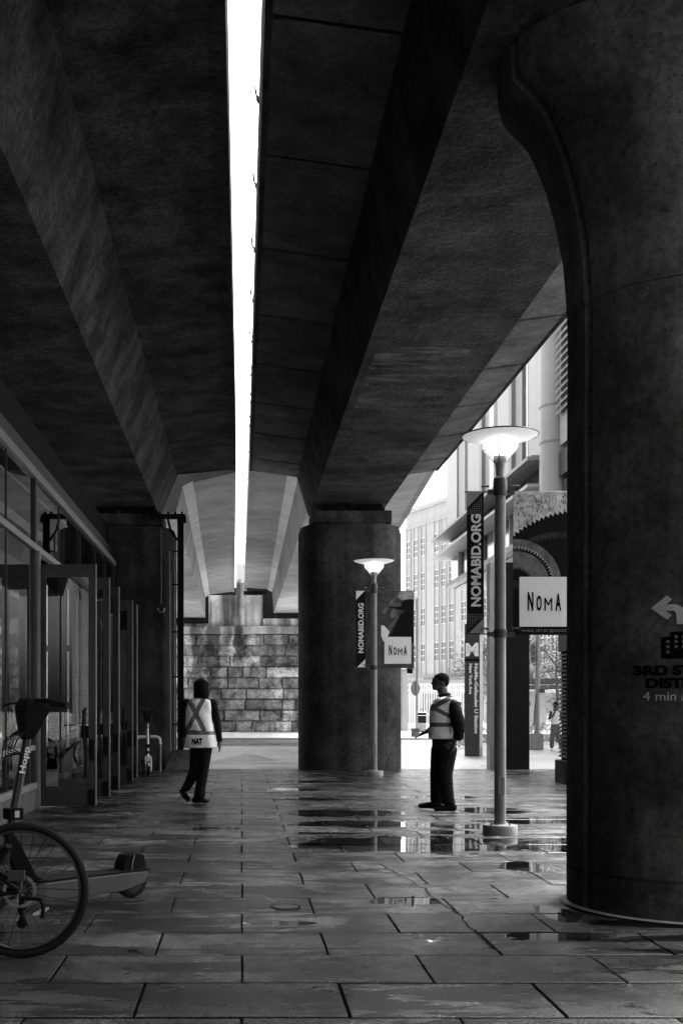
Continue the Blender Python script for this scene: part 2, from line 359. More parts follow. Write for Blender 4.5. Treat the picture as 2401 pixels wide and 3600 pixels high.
# ================================================================ VIADUCT GIRDERS
def lerp(a, b, t): return a + (b - a) * t
def girder(name, label, secs, y0, y1, mm, wingmat, seg_gap=0, seg_start=0.0, brackets=None, diaphragm=False, haunch=False):
    """secs: two dicts (near, far) of section points, relative to the camera height"""
    t = thing(name, label, 'viaduct girder', (0, y0, 0), group='concrete viaduct girders')
    def S(k, f): return (lerp(secs[0][k][0], secs[1][k][0], f), CH + lerp(secs[0][k][1], secs[1][k][1], f))
    def poly(keys, f, dz=0.0):
        Y = lerp(y0, y1, f); return [(S(k, f)[0], Y, S(k, f)[1] + (dz if k in ('rl', 'rr') else 0)) for k in keys]
    n = 24
    b = BW(t)
    for i in range(1):
        b.loft([(lambda q_: q_[:2] + ([(q_[2][0] - .24, q_[2][1], q_[2][2] - .13)] if haunch else []) + [q_[2]] + [(q_[2][0], q_[2][1], q_[2][2] + .3), (q_[3][0], q_[3][1], q_[3][2] + .3), q_[3]] + ([(q_[3][0] + .24, q_[3][1], q_[3][2] - .13)] if haunch else []))(poly(['sl', 'sr', 'rr', 'rl'], j / n)) for j in range(n + 1)])
    if haunch:
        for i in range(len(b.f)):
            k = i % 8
            if len(b.f[i]) == 4: b.m[i] = {1: 1, 7: 1, 2: 2, 6: 2}.get(k, 0)  # webs toned darker and haunches lighter, as the light falls
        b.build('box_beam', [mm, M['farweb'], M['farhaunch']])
    else: b.build('box_beam', mm)
    for side, (e, r) in (('left', ('el', 'rl')), ('right', ('er', 'rr'))):
        w_ = BW(t)
        def sec(Y, low):
            f = (Y - y0) / (y1 - y0); E = S(e, f); Rr = S(r, f)
            return [(E[0], Y, E[1] + low), (Rr[0], Y, Rr[1] + low), (Rr[0], Y, Rr[1] + .45), (E[0], Y, E[1] + .3)]
        w_.loft([sec(lerp(y0, y1, j / n), .03) for j in range(n + 1)])
        if seg_gap:
            Y = seg_start
            while Y < y1 - .1:
                a = max(Y + .04, y0); c_ = min(Y + seg_gap - .04, y1)
                qq = [[(p[0], p[1], p[2] - .004) for p in (sec(yy, .03)[0], sec(yy, .03)[1])] for yy in (max(Y - .045, y0), max(Y + .045, y0 + .01))]; w_.add([qq[0][0], qq[0][1], qq[1][1], qq[1][0]], [(0,1,2,3)], 1)
                if c_ > a:
                    q = [[(p[0], p[1], p[2]) for p in (sec(yy, 0)[0], sec(yy, 0)[1])] for yy in (a, c_)]
                    up = .028
                    w_.add([q[0][0], q[0][1], q[1][1], q[1][0]] + [(p[0], p[1], p[2] + up) for p in (q[0][0], q[0][1], q[1][1], q[1][0])],
                           [(0,1,2,3),(4,7,6,5),(0,4,5,1),(1,5,6,2),(2,6,7,3),(3,7,4,0)])
                Y += seg_gap
        w_.build('deck_wing', [wingmat, M['black']])
        p = BW(t); sgn = -1 if side == 'left' else 1
        def psec(Y):
            f = (Y - y0) / (y1 - y0); E = S(e, f); x0 = E[0] + sgn * .012; x1 = E[0] - sgn * .2
            return [(x0, Y, E[1] - .02), (x1, Y, E[1] + .028), (x1, Y, E[1] + 1.05), (x0, Y, E[1] + 1.05)]
        p.loft([psec(lerp(y0, y1, j / n)) for j in range(n + 1)]); p.build('parapet', mm)
        if brackets and side in brackets:
            Y = 2.0
            while Y < y1:
                f = (Y - y0) / (y1 - y0); E = S(e, f); k = BW(t)
                k.tube([(E[0], Y, E[1] + .94), (E[0] + sgn * .05, Y, E[1] + 1.0), (E[0] + sgn * .06, Y, E[1] + 1.12)], .008, 6)
                k.box(E[0] + sgn * .02 - .012, E[0] + sgn * .02 + .012, Y - .02, Y + .02, E[1] + .92, E[1] + .95)
                k.build('cable_bracket', M['dark']); Y += 1.95
    if diaphragm:
        d = BW(t); E0, R0, R1, E1 = S('el', 0), S('rl', 0), S('rr', 0), S('er', 0)
        d.loft([[(R1[0] + .01, Y, R1[1] - .05), (E1[0] - .02, Y, E1[1] - .05), (E1[0] - .02, Y, E1[1] + .2), (R1[0] + .01, Y, R1[1] + .2)] for Y in (y0 - .02, y0 + .42)])
        d.build('end_diaphragm', wingmat)
    return t
NR = dict(el=(.19, 5.35), rl=(1.24, 5.20), sl=(1.50, 4.31), sr=(3.08, 4.31), rr=(3.36, 5.20), er=(4.41, 5.35))
NL = dict(el=(-5.27, 5.35), rl=(-3.95, 5.20), sl=(-3.57, 4.31), sr=(-1.845, 4.31), rr=(-1.455, 5.22), er=(-.137, 5.35))
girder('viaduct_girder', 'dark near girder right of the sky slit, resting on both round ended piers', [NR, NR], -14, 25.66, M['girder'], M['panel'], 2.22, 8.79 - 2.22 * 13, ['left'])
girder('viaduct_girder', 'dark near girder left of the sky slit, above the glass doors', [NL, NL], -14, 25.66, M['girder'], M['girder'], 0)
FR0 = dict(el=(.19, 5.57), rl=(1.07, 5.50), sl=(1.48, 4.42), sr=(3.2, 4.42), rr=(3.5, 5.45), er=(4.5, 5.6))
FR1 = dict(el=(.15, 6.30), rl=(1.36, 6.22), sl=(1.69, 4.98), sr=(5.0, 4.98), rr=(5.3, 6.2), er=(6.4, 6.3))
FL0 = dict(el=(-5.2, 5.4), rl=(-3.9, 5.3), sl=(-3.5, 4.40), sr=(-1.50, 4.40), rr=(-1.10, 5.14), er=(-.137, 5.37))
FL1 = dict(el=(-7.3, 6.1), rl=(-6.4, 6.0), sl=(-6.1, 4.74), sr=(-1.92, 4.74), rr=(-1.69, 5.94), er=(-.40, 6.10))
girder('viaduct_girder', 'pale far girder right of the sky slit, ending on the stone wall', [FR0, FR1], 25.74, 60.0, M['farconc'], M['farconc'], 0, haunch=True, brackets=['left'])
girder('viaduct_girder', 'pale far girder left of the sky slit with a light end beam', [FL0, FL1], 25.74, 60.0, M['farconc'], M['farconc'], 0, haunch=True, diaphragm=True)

# lighter scraped patch on the soffit of the near right girder, and a valve cover in the paving
def patch_mat():
    m = mat('scraped_patch', .17, .9, var=.5, scale=3, bump=.6); N = m.node_tree.nodes; L = m.node_tree.links; p = N['Principled BSDF']
    tc = N.new('ShaderNodeTexCoord'); mp = N.new('ShaderNodeMapping'); mp.inputs['Scale'].default_value = (1.2, 9, 1); L.new(tc.outputs['Object'], mp.inputs['Vector'])
    n = N.new('ShaderNodeTexNoise'); n.inputs['Scale'].default_value = 1.6; n.inputs['Detail'].default_value = 6; L.new(mp.outputs[0], n.inputs['Vector'])
    n2 = N.new('ShaderNodeTexNoise'); n2.inputs['Scale'].default_value = 1.1; L.new(tc.outputs['Object'], n2.inputs['Vector'])
    q = N.new('ShaderNodeMath'); q.operation = 'MULTIPLY'; L.new(n.outputs['Fac'], q.inputs[0]); L.new(n2.outputs['Fac'], q.inputs[1])
    r = N.new('ShaderNodeMapRange'); r.inputs['From Min'].default_value = .22; r.inputs['From Max'].default_value = .36; L.new(q.outputs[0], r.inputs['Value']); L.new(r.outputs[0], p.inputs['Alpha']); return m
gr = bpy.data.objects['viaduct_girder']; q = BW(gr); q.box(1.62, 2.75, 13.6, 16.4, CH + 4.305, CH + 4.3085); q.build('scraped_patch', patch_mat())
t = thing('valve_cover', 'small round valve cover set in the wet paving', 'valve cover', (.29, 7.52, 0)); q = BW(t); q.lathe([(.085, -.01), (.085, .003), (.075, .006), (.07, .004)], (.29, 7.52, 0), 28); q.build('cover', M['dark'])
q = BW(t); q.lathe([(.10, -.01), (.10, .0035), (.09, .0035), (.088, -.005)], (.29, 7.52, 0), 28, caps=False); q.build('collar', M['black'])

# ================================================================ PIERS
def stadium(xl, xr, cy, r, n=20, groove=None, shrink=0.0, rl=None):
    rl = rl or r; pts = []
    for i in range(n + 1):      # left end, from far side round to the camera side
        a = R(90 + 180 * i / n); rr = rl - shrink
        if groove and groove[0] <= (180 * i / n) <= groove[1]: rr -= groove[2]
        pts.append((xl + rl + rr * math.cos(a), cy + (rr if rl == r else rr * (r - shrink) / max(rr, .01)) * math.sin(a)))
    for i in range(n + 1):
        a = R(-90 + 180 * i / n); pts.append((xr - r + (r - shrink) * math.cos(a), cy + (r - shrink) * math.sin(a)))
    return pts
t = thing('viaduct_pier', 'huge near pier at the right edge with stencilled wayfinding signs', 'pier', (3.2, 7.57, 0), group='round ended viaduct piers')
prof = [(-.02, 2.13), (.243, 2.13), (.244, 2.13, .018), (.262, 2.13, .018), (.263, 2.13), (3.3, 2.135), (3.735, 2.14), (3.93, 2.137), (3.932, 2.135, .010), (3.945, 2.135, .010), (3.947, 2.135), (4.07, 2.13), (4.357, 2.108), (4.644, 2.052), (4.884, 1.985), (5.05, 1.918),
        (5.19, 1.852), (5.28, 1.785), (5.34, 1.72), (5.39, 1.675), (5.45, 1.66), (5.66, 1.658), (6.3, 1.672)]
XR = 4.45; RP = .77
rings = []
zj = []
full = []
for p in prof: full.append((p[0], p[1] + .065, p[2] if len(p) > 2 else 0))
for z, xl, sh in full:
    rings.append([(x, y, z) for x, y in stadium(xl, XR, 7.59, RP, 60, (106, 110.5, .04), sh)])
b = BW(t); b.loft(rings); pier_r = b.build('shaft', M['pier'], smooth='auto')
def pier_y(X):      # camera-side surface of the shaft
    cx = 2.195 + RP
    if X >= cx: return 7.59 - RP
    return 7.59 - math.sqrt(max(RP * RP - (cx - X) ** 2, 0))
for (dx, nm) in ((0, 'sealant_line'),):
    q = BW(t); o1 = stadium(2.16, XR + .035, 7.59, RP + .035, 40); o2 = stadium(2.185, XR, 7.59, RP, 40)
    o2 = [((x - 3.3) * .99 + 3.3, (y - 7.59) * .985 + 7.59) for x, y in o2]
    n = len(o1); q.add([(x, y, .012) for x, y in o1] + [(x, y, .02) for x, y in o2], [(i, (i+1) % n, n + (i+1) % n, n + i) for i in range(n)]); q.build(nm, M['sealant'])
def pier_text(txt, x0, x1, y0, y1, m, bold=.02, name='stencil'):
    Zs = 6.84; X0, X1 = (x0 - VPX) * Zs / F, (x1 - VPX) * Zs / F; z0, z1 = CH + (HOR - y0) * Zs / F, CH + (HOR - y1) * Zs / F
    q = BW(t)
    def fn(u, v, d):
        X = X0 + u * (X1 - X0); return (X, pier_y(X) - .003 - (d + .002) * .5, z0 + v * (z1 - z0))
    add_text(q, txt, fn, bold); return q.build(name, m)
pier_text('3RD STREET', 2266, 2556, 2374, 2337, M['ink'], .05, 'stencil_lettering')
pier_text('DISTRICT', 2300, 2522, 2420, 2382, M['ink'], .05, 'stencil_lettering')
pier_text('4 min / 0.2 mi', 2293, 2532, 2464, 2432, M['stencil'], .0, 'stencil_lettering')
def pier_plate(poly, m, name, holes=()):
    q = BW(t); Zs = 6.84
    def P(x, y, d): X = (x - VPX) * Zs / F; return (X, pier_y(X) - d, CH + (HOR - y) * Zs / F)
    n = len(poly); q.add([P(x, y, .004) for x, y in poly], [tuple(range(n))])
    for (x, y, w_, h) in holes: q.add([P(x-w_, y-h, .0055), P(x+w_, y-h, .0055), P(x+w_, y+h, .0055), P(x-w_, y+h, .0055)], [(0,1,2,3)], 1)
    return q.build(name, m)
sc_ = lambda L: [(2200 + x * .2127, 2000 + y * .2127) for x, y in L]
pier_plate(sc_([(545,622),(760,418),(828,488),(745,572)]), M['stencil'], 'stencil_arrow')
pier_plate(sc_([(545,623),(745,573),(745,672),(825,752),(762,825)]), M['stencil'], 'stencil_arrow')
pier_plate(sc_([(745,573),(850,570),(930,590),(985,640),(1010,700),(1012,905),(895,905),(890,730),(860,680),(745,672)]), M['stencil'], 'stencil_arrow')
pier_plate(sc_([(680,1130),(700,1110),(795,1105),(800,1050),(815,1028),(1060,1028),(1078,1050),(1080,1480),(915,1480),(915,1480),(700,1480),(680,1460)]), [M['ink'], M['plinth']], 'stencil_building_icon',
           [(2200 + x * .2127, 2000 + y * .2127, 5, 5.2) for x, y in ((770,1195),(885,1115),(885,1195),(770,1280),(885,1280),(770,1367),(990,1115),(990,1195),(990,1280))])

def mid_pier(label, xl, xr, fm, cy=24.4):
    t = thing('viaduct_pier', label, 'pier', ((xl + xr) / 2, cy, 0), group='round ended viaduct piers')
    b = BW(t); rg = []
    for z, sh in ((-.02, 0), (5.02, 0), (5.16, .05), (5.20, .16)):
        rg.append([(x, y, z) for x, y in stadium(xl, xr, cy, .75, 24, None, sh)])
    b.loft(rg); b.build('shaft', fm, smooth='auto')
    cx = (xl + xr) / 2; b = BW(t); b.box(cx - .84, cx + .84, cy - .55, cy + .55, 5.195, 5.46); b.build('cap_block', fm, bevel=.02)
    for x0, x1 in ((cx - .62, cx - .20), (cx - .03, cx + .03), (cx + .16, cx + .66)):
        q = BW(t); q.box(x0, x1, cy - .35, cy + .35, 5.455, 5.6295); q.box(x0 - .05, x1 + .05, cy - .42, cy + .42, 5.5, 5.53); q.build('bearing', M['black'])
    return t
mid_pier('tall concrete pier in the middle with a lit left edge, behind the second lamp', 1.21, 3.41, M['pier_far'])
lp = mid_pier('dark concrete pier on the left behind the open doors and far scooter', -3.62, -1.42, M['pier_far'], 24.75)
lp_root = lp
q = BW(lp_root); q.tube([(-1.52, 23.9, 4.6), (-1.50, 23.9, .3)], .018, 8); q.tube([(-1.44, 24.12, 5.0), (-1.44, 24.12, .3)], .02, 8); q.build('conduit', M['pole'])

# black frame post on a concrete block, left pier
t = thing('steel_post', 'black steel post with an arm at its top on a sloping concrete block', 'post', (-1.33, 24.0, 0))
q = BW(t); q.box(-1.355, -1.225, 23.93, 24.06, .43, 5.28); q.build('post', M['black'])
q = BW(t); q.box(-1.95, -1.19, 23.94, 24.05, 5.30, 5.40); q.box(-1.36, -1.17, 23.92, 24.07, 5.22, 5.34)
for a in (-1.75, -1.55, -1.4, -1.26): q.box(a - .02, a + .02, 23.95, 24.04, 5.39, 5.45)
q.build('arm', M['black'])
q = BW(t); q.tube([(-1.36, 24, 4.85), (-1.5, 24, 5.06), (-1.56, 24, 5.30)], .025, 8); q.build('brace', M['black'])
for z in (.95, 1.95, 2.9, 3.9, 4.6): q = BW(t); q.box(-1.46, -1.35, 23.98, 24.0, z, z + .03); q.build('clamp', M['black'])
q = BW(t); q.loft([[(-1.62, 23.72, 0), (-.78, 23.72, 0), (-.78, 24.25, 0), (-1.62, 24.25, 0)], [(-1.45, 23.86, .43), (-.9, 23.86, .43), (-.9, 24.15, .43), (-1.45, 24.15, .43)]]); q.build('concrete_block', M['plinth'], bevel=.015)
# hose hanging on the left pier
t = thing('drain_hose', 'thin hose hanging down the dark left pier with a curled bright end', 'hose', (-1.7, 23.85, 3.3))
q = BW(t); q.tube([(-1.69, 23.86, 5.1), (-1.688, 23.85, 4.4), (-1.69, 23.85, 3.5)], .012, 6); q.build('hose', M['rock'])
q = BW(t); q.tube([(-1.69 - .07*math.cos(a), 23.85, 3.40 - .08*math.sin(a)) for a in [R(k) for k in range(0, 200, 20)]], .02, 8); q.build('hook_end', M['steel'])

# ================================================================ STONE WALL AND ABUTMENT
WZ = 60.0
t = thing('stone_retaining_wall', 'rough stone block retaining wall below the far girders', 'wall', (0, WZ, 0))
b = BW(t); rnd = random.Random(11); nrow = 9; rh = 5.17 / nrow
for k in range(nrow):
    x = -16 - rnd.random()
    while x < 8.2:
        w_ = rnd.uniform(.7, 2.0) if k != 7 else rnd.uniform(1.2, 2.2); x1 = min(x + w_, 8.4)
        pr = rnd.uniform(.02, .17); z0, z1 = .03 + k * rh, .03 + (k + 1) * rh - .02
        a, c_ = x + .012, x1 - .012; e = .05; n1 = []
        cc = ((a + c_) / 2 + rnd.uniform(-.2, .2), WZ - pr - rnd.uniform(.02, .08), (z0 + z1) / 2 + rnd.uniform(-.08, .08))
        b.add([(a, WZ, z0), (c_, WZ, z0), (c_, WZ, z1), (a, WZ, z1), (a+e, WZ-pr*.7, z0+e), (c_-e, WZ-pr, z0+e), (c_-e, WZ-pr*.8, z1-e), (a+e, WZ-pr*1.1, z1-e), cc],
              [(0,1,5,4),(1,2,6,5),(2,3,7,6),(3,0,4,7),(4,5,8),(5,6,8),(6,7,8),(7,4,8),(0,3,2,1)])
        x = x1
b.build('stone_courses', M['stone'])
b = BW(t); b.box(-16.5, 8.4, WZ + .03, WZ + 1.6, 0, 5.19); b.build('mortar_backing', M['plinth'])
b = BW(t); x = -16.4
while x < 8.3: x1 = min(x + 2.4, 8.45); b.box(x + .008, x1 - .008, WZ - .14, WZ + 1.2, 5.195, 5.6); x = x1
b.build('coping', M['coping'], bevel=.03)
t = thing('bridge_abutment', 'stained concrete abutment between the two far girder ends', 'abutment', (0, WZ + .6, 5.6))
b = BW(t); b.box(-1.75, 1.12, WZ + .25, WZ + 2.2, 5.605, 7.27); b.build('seat_wall', M['stain'])
b = BW(t); b.box(-.30, .26, WZ + .05, WZ + .9, 5.605, 7.95); b.build('centre_pier', M['stain'], bevel=.02)
b = BW(t); b.box(1.13, 8.2, WZ + .1, WZ + 2.0, 5.605, 6.02); b.box(-9, -1.76, WZ + .5, WZ + 2.0, 5.605, 5.78); b.build('bearing_shelf', M['stain'])
b = BW(t); b.box(-9, 8.2, WZ + 2.25, WZ + 2.6, 5.605, 7.9); b.build('back_wall', M['black'])
b = BW(t); b.box(.10, 1.30, WZ - .5, WZ + .0, 7.27, 7.42); b.box(1.8, 7, WZ - .4, WZ + .6, 6.03, 6.25); b.box(-7, -2, WZ - .3, WZ + .6, 5.80, 6.02); b.build('girder_gap_shade', M['black'])  # black boxes draw the shade in the gap under the girder ends
t = thing('railway_embankment', 'earth embankment behind the stone wall carrying the tracks', 'embankment', (-5, 80, 0))
b = BW(t); b.box(-120, 7.6, 62.7, 110, -.05, 5.2); b.build('earth', M['ground'])
t = thing('distant_tower', 'pale distant building glimpsed at the foot of the sky slit', 'building', (-.4, 150, 0))
b = BW(t); b.box(-.75, .35, 150, 156, 0, 20.3); b.build('wall', M['facade'])
for k in range(8):
    b = BW(t); b.box(-.55, -.1, 149.9, 149.99, 17.5 - k * 1.3, 18.2 - k * 1.3); b.build('window', M['window'])
t = thing('catenary_mast', 'thin railway mast standing in the sky slit', 'mast', (.32, 70, 5.2))
b = BW(t); b.tube([(.32, 70, 5.2), (.32, 70, 12.2)], .05, 8); b.build('mast', M['pole'])
b = BW(t); b.tube([(.32, 70, 11.7), (-.3, 70, 12.0)], .03, 6); b.tube([(.32, 70, 11.0), (-.3, 70, 11.9)], .02, 6); b.build('arm', M['pole'])

# ================================================================ STATION BUILDING, LEFT
XW = -2.70
t = thing('station_building', 'low glass fronted building on the left with its doors standing open', 'building', (XW, 12, 0))
def bx(nm, m, *bs, bev=0.0, par=None):
    q = BW(t)
    for c_ in bs: q.box(*c_)
    return q.build(nm, m, par, bevel=bev)
ZS, ZD0, ZD1, ZE = -6.0, 14.95, 22.3, 24.0
bx('kerb_wall', M['plinth'], (XW - .25, XW + .015, ZS, ZD0 - .1, -.05, .262), (XW - .25, XW + .015, ZD1 + .05, ZE, -.05, .262))
bx('sill_rail', M['alu'], (XW - .06, XW + .035, ZS, ZD0 - .1, .265, .345), (XW - .06, XW + .035, ZD1 + .05, ZE, .265, .345), bev=.004)
bx('middle_rail', M['alu'], (XW - .05, XW + .025, ZS, ZD0 - .1, .765, .83), bev=.004)
bx('transom_rail', M['alu'], (XW - .055, XW + .03, ZS, ZE, 3.37, 3.45), bev=.004)
bx('top_rail', M['alu'], (XW - .08, XW + .05, ZS, ZE, 4.30, 4.41), bev=.006)
joints = [-6, -4.0, -2.2, -.4, 1.4, 3.2, 5.0, 6.8, 8.6, 11.0, 13.05, 14.75, 16.8, 19.0, 21.0, 22.5, ZE]
for i, z in enumerate(joints):
    th = .035 if z in (14.75, ZE) else .008
    if z == 14.75: bx('mullion', M['aludark'], (XW - .07, XW + .028, z, z + .10, .345, 3.37), (XW - .055, XW + .028, z, z + .10, 3.45, 4.30)); bx('mullion', M['alu'], (XW - .05, XW + .06, z + .103, z + .19, 0.0, 3.37))
    else: bx('glazing_joint', M['aludark'], (XW - .03, XW + .006, z - th, z + th, 3.45 if 15 < z < 22.4 else .345, 4.30))
for a, c_ in zip(joints[:-1], joints[1:]):
    a2, c2 = a + (.12 if a == 14.75 else .012), c_ - .012
    bx('glass_pane', M['glass'], (XW - .018, XW - .006, a2, c2, 3.452, 4.298))
    if c_ <= 14.8 or a >= 22.4:
        bx('glass_pane', M['glass'], (XW - .018, XW - .006, a2, c2, .832, 3.368)); bx('glass_pane', M['glass'], (XW - .018, XW - .006, a2, c2, .347, .763))
bx('roof', M['dark'], (-9.0, XW - .06, ZS, ZE, 4.42, 4.70)); bx('fascia', M['black'], (XW - .5, XW - .1, ZS, ZE, 4.71, 5.15))
bx('interior_floor', M['interior'], (-9.0, XW - .26, ZS, ZE, -.05, .03))
bx('back_wall', M['interior'], (-9.2, -8.9, ZS, ZE, 0, 4.4)); bx('end_wall', M['interior2'], (-9, -5.35, ZE - .2, ZE - .02, 0, 4.4), (-4.92, -4.62, ZE - .2, ZE - .02, 0, 4.4), (-4.19, -4.155, ZE - .2, ZE - .02, 0, 4.4), (-4.06, -3.68, ZE - .2, ZE - .02, 0, 4.4), (-3.61, XW - .2, ZE - .2, ZE - .02, 0, 4.4), (-5.35, -3.6, ZE - .19, ZE - .03, 0, .5), (-5.35, -3.6, ZE - .19, ZE - .03, 3.9, 4.4), (-5.35, -3.6, ZE - .19, ZE - .03, 2.5, 2.62), (-9, XW - .2, ZS, ZS + .2, 0, 4.4))
for z in (8, 12.5, 17, 21): bx('interior_column', M['plaster'], (-6.7, -6.35, z, z + .35, .031, 4.41))
for z in (13.6, 15.8): bx('interior_partition', M['plaster'], (-5.8, -4.9, z, z + .1, .031, 2.7))
def door_leaf(Zh, ang, label=None, wd=.74):
    """hinged at the wall line, swung out by ang degrees"""
    Mx = Matrix.Translation((XW + .03, Zh, 0)) @ Matrix.Rotation(R(ang), 4, 'Z')
    q = BW(t); h0, h1, fr, tk = .02, 3.21, .09, .022
    q.box(0, fr, -tk, tk, h0, h1, M=Mx); q.box(wd - fr, wd, -tk, tk, h0, h1, M=Mx); q.box(fr, wd - fr, -tk, tk, h1 - .17, h1, M=Mx); q.box(fr, wd - fr, -tk, tk, h0, h0 + .26, M=Mx)
    d = q.build('door', M['aludark'], bevel=.004)
    q = BW(t); q.box(fr, wd - fr, -.005, .005, h0 + .26, h1 - .17, M=Mx); q.build('glass_pane', M['glass'], d)
    q = BW(t); q.box(wd, wd + .012, -tk - .002, tk + .002, h0, h1, M=Mx); q.build('edge_strip', M['alu'], d)
    q = BW(t)
    P = lambda x, y, z: Mx @ Vector((x, y, z))
    q.tube([P(wd - .13, -.03, 1.30), P(wd - .15, -.08, 1.28), P(wd - .15, -.08, .98), P(wd - .13, -.08, .80), P(wd - .13, -.03, .40)], .016, 8)
    q.box(wd - .19, wd - .09, -.045, -.022, .92, 1.08, M=Mx); q.box(wd - .085, wd - .015, -.05, -.022, .62, .9, M=Mx); q.build('handle', M['black'], d)
    q = BW(t); q.box(wd - .1, wd - .01, -.04, -.022, .03, .24, M=Mx); q.build('door_stop', M['black'], d)
for z_, an in ((15.02, 0), (16.55, 2), (17.85, -1), (20.05, 2), (20.95, -2)): door_leaf(z_, an)

# blocks added beside and behind the camera to shape the light
t = thing('light_blocker_left', 'tall dark block added beyond the low glass fronted building to stop light', 'building', (-14, 5, 0))
q = BW(t); q.box(-22, -9.3, -34, 24, 0, 16); q.build('wall', M['plinth'])
t = thing('added_backdrop', 'unseen block added far behind the viewpoint for light and reflections', 'building', (0, -60, 0))  # unseen backdrop, added for its effect on light and reflections
q = BW(t); q.box(-22, 8, -66, -60, 0, 12); q.build('wall', M['facade3'])
for k in range(7): q = BW(t); q.box(-20 + k * 4, -18.2 + k * 4, -60.0, -59.93, 1, 10); q.build('window', M['darkglass'])
t = thing('corner_building', 'pale building seen through the left glazing beyond the far pier', 'building', (-9.5, 42, 0))
q = BW(t); q.box(-14, -6.5, 42, 47, 0, 11); q.build('wall', M['farhaunch'])
for z in (1.5, 5.0): q = BW(t); q.box(-9.1, -8.5, 41.93, 41.99, z, z + 1.6); q.build('window', M['window'])
t = thing('light_blocker_right', 'unseen dark block added on the right to keep light out', 'building', (20, -10, 0))  # unseen block put in to hold light back from the near span
q = BW(t); q.box(17, 30, -22, 4.5, 0, 12); q.build('wall', M['plinth'])
for z in (3, 7, 11):
    for y in (-20, -14, -8, -2): q = BW(t); q.box(16.93, 17.0, y, y + 3, z, z + 2); q.build('window', M['darkglass'])

# ================================================================ STREET LAMPS AND BANNERS
LAMPG = 'street lamps with banners'
def lamp(label, X, Y):
    t = thing('street_lamp', label, 'street lamp', (X, Y, 0), group=LAMPG)
    q = BW(t); q.lathe([(.178, -.02), (.178, .085), (.170, .10), (.075, .112), (.07, .13)], (X, Y, 0), 40); q.build('base', M['pole'], smooth='auto')
    q = BW(t); q.box(X - .034, X + .034, Y - .0635, Y - .03, .42, .60); hc = q.build('access_hatch', M['pole'], bevel=.004)
    q = BW(t); q.tube([(X, Y - .063, .57), (X, Y - .068, .57)], .006, 8); q.build('hatch_screw', M['dark'], hc)
    for a in (35, 125, 215, 305):
        q = BW(t); q.tube([(X + .13 * math.cos(R(a)), Y + .13 * math.sin(R(a)), .10), (X + .13 * math.cos(R(a)), Y + .13 * math.sin(R(a)), .125)], .009, 6); q.build('bolt', M['dark'])
    q = BW(t); q.lathe([(.060, .11), (.058, 2.2), (.056, 3.70)], (X, Y, 0), 24); q.build('pole', M['pole'], smooth='auto')
    q = BW(t); q.lathe([(.068, 3.52), (.072, 3.54), (.072, 3.66), (.068, 3.70), (.04, 3.725)], (X, Y, 0), 24); q.build('collar', M['dark'], smooth='auto')
    q = BW(t); q.lathe([(.040, 3.715), (.045, 3.80), (.054, 3.86), (.072, 3.915), (.07, 3.935)], (X, Y, 0), 24); st = q.build('stem', M['pole'], smooth='auto')
    q = BW(t); q.lathe([(.060, 3.935), (.068, 3.985), (.11, 4.04), (.150, 4.085), (.146, 4.092), (.02, 4.07)], (X, Y, 0), 32); q.build('lamp_globe', M['emit'], smooth=True)
    q = BW(t); q.lathe([(.386, 4.148), (.36, 4.132), (.27, 4.105), (.180, 4.083), (.176, 4.088), (.27, 4.112), (.36, 4.140), (.384, 4.153)], (X, Y, 0), 48); q.build('reflector_disc', M['disc'], smooth=True)
    q = BW(t); q.lathe([(.392, 4.143), (.398, 4.150), (.392, 4.158), (.384, 4.152)], (X, Y, 0), 48, caps=False); q.build('rim', M['dark'], smooth=True)
    q = BW(t); q.lathe([(.19, 4.075), (.186, 4.052), (.183, 4.02), (.16, 3.985), (.10, 3.925), (.062, 3.865)], (X, Y, 0), 48, caps=False); q.build('glass_shade', M['shade'], smooth=True)
    for a in (12, 132, 252):
        q = BW(t); ca, sa = math.cos(R(a)), math.sin(R(a))
        q.tube([(X + .056 * ca, Y + .056 * sa, 3.87), (X + .12 * ca, Y + .12 * sa, 3.94), (X + .178 * ca, Y + .178 * sa, 4.01), (X + .186 * ca, Y + .186 * sa, 4.07)], .009, 6); q.build('support_arm', M['pole'])
    for z in (3.60, 2.12):
        q = BW(t); q.lathe([(.066, z - .075), (.066, z + .01)], (X, Y, 0), 20); q.lathe([(.069, z - .072), (.069, z - .058)], (X, Y, 0), 20); q.lathe([(.069, z - .01), (.069, z + .004)], (X, Y, 0), 20)
        q.box(X - .13, X + .15, Y - .02, Y + .03, z - .06, z - .015)
        q.build('clamp', M['dark'])
        for sx, ln in ((-1, .37), (1, .78)):
            q = BW(t); q.tube([(X + sx * .12, Y, z - .035), (X + sx * ln, Y, z - .035)], .008, 6); q.tube([(X + sx * .12, Y - .02, z + .02), (X + sx * .2, Y - .02, z + .02)], .012, 6); q.build('banner_arm', M['dark'])
    return t
M['disc'] = mat('white_disc', .85, .4, emit=.04)
def shade_mat():
    m = bpy.data.materials.new('acrylic_shade'); m.use_nodes = True
    N = m.node_tree.nodes; L = m.node_tree.links; N.clear()
    o = N.new('ShaderNodeOutputMaterial'); mx = N.new('ShaderNodeMixShader'); t_ = N.new('ShaderNodeBsdfTransparent'); p = N.new('ShaderNodeBsdfPrincipled')
    p.inputs['Base Color'].default_value = (.5, .5, .5, 1); p.inputs['Roughness'].default_value = .15; t_.inputs['Color'].default_value = (.92, .92, .92, 1)
    lw = N.new('ShaderNodeLayerWeight'); lw.inputs['Blend'].default_value = .45
    L.new(lw.outputs['Facing'], mx.inputs[0]); L.new(t_.outputs[0], mx.inputs[1]); L.new(p.outputs[0], mx.inputs[2]); L.new(mx.outputs[0], o.inputs[0]); return m
M['shade'] = shade_mat()
L1 = (2.685, 11.83); L2 = (2.545, 21.9)
lamp('lit disc lamp nearer the camera, its round base beside the puddle', *L1)
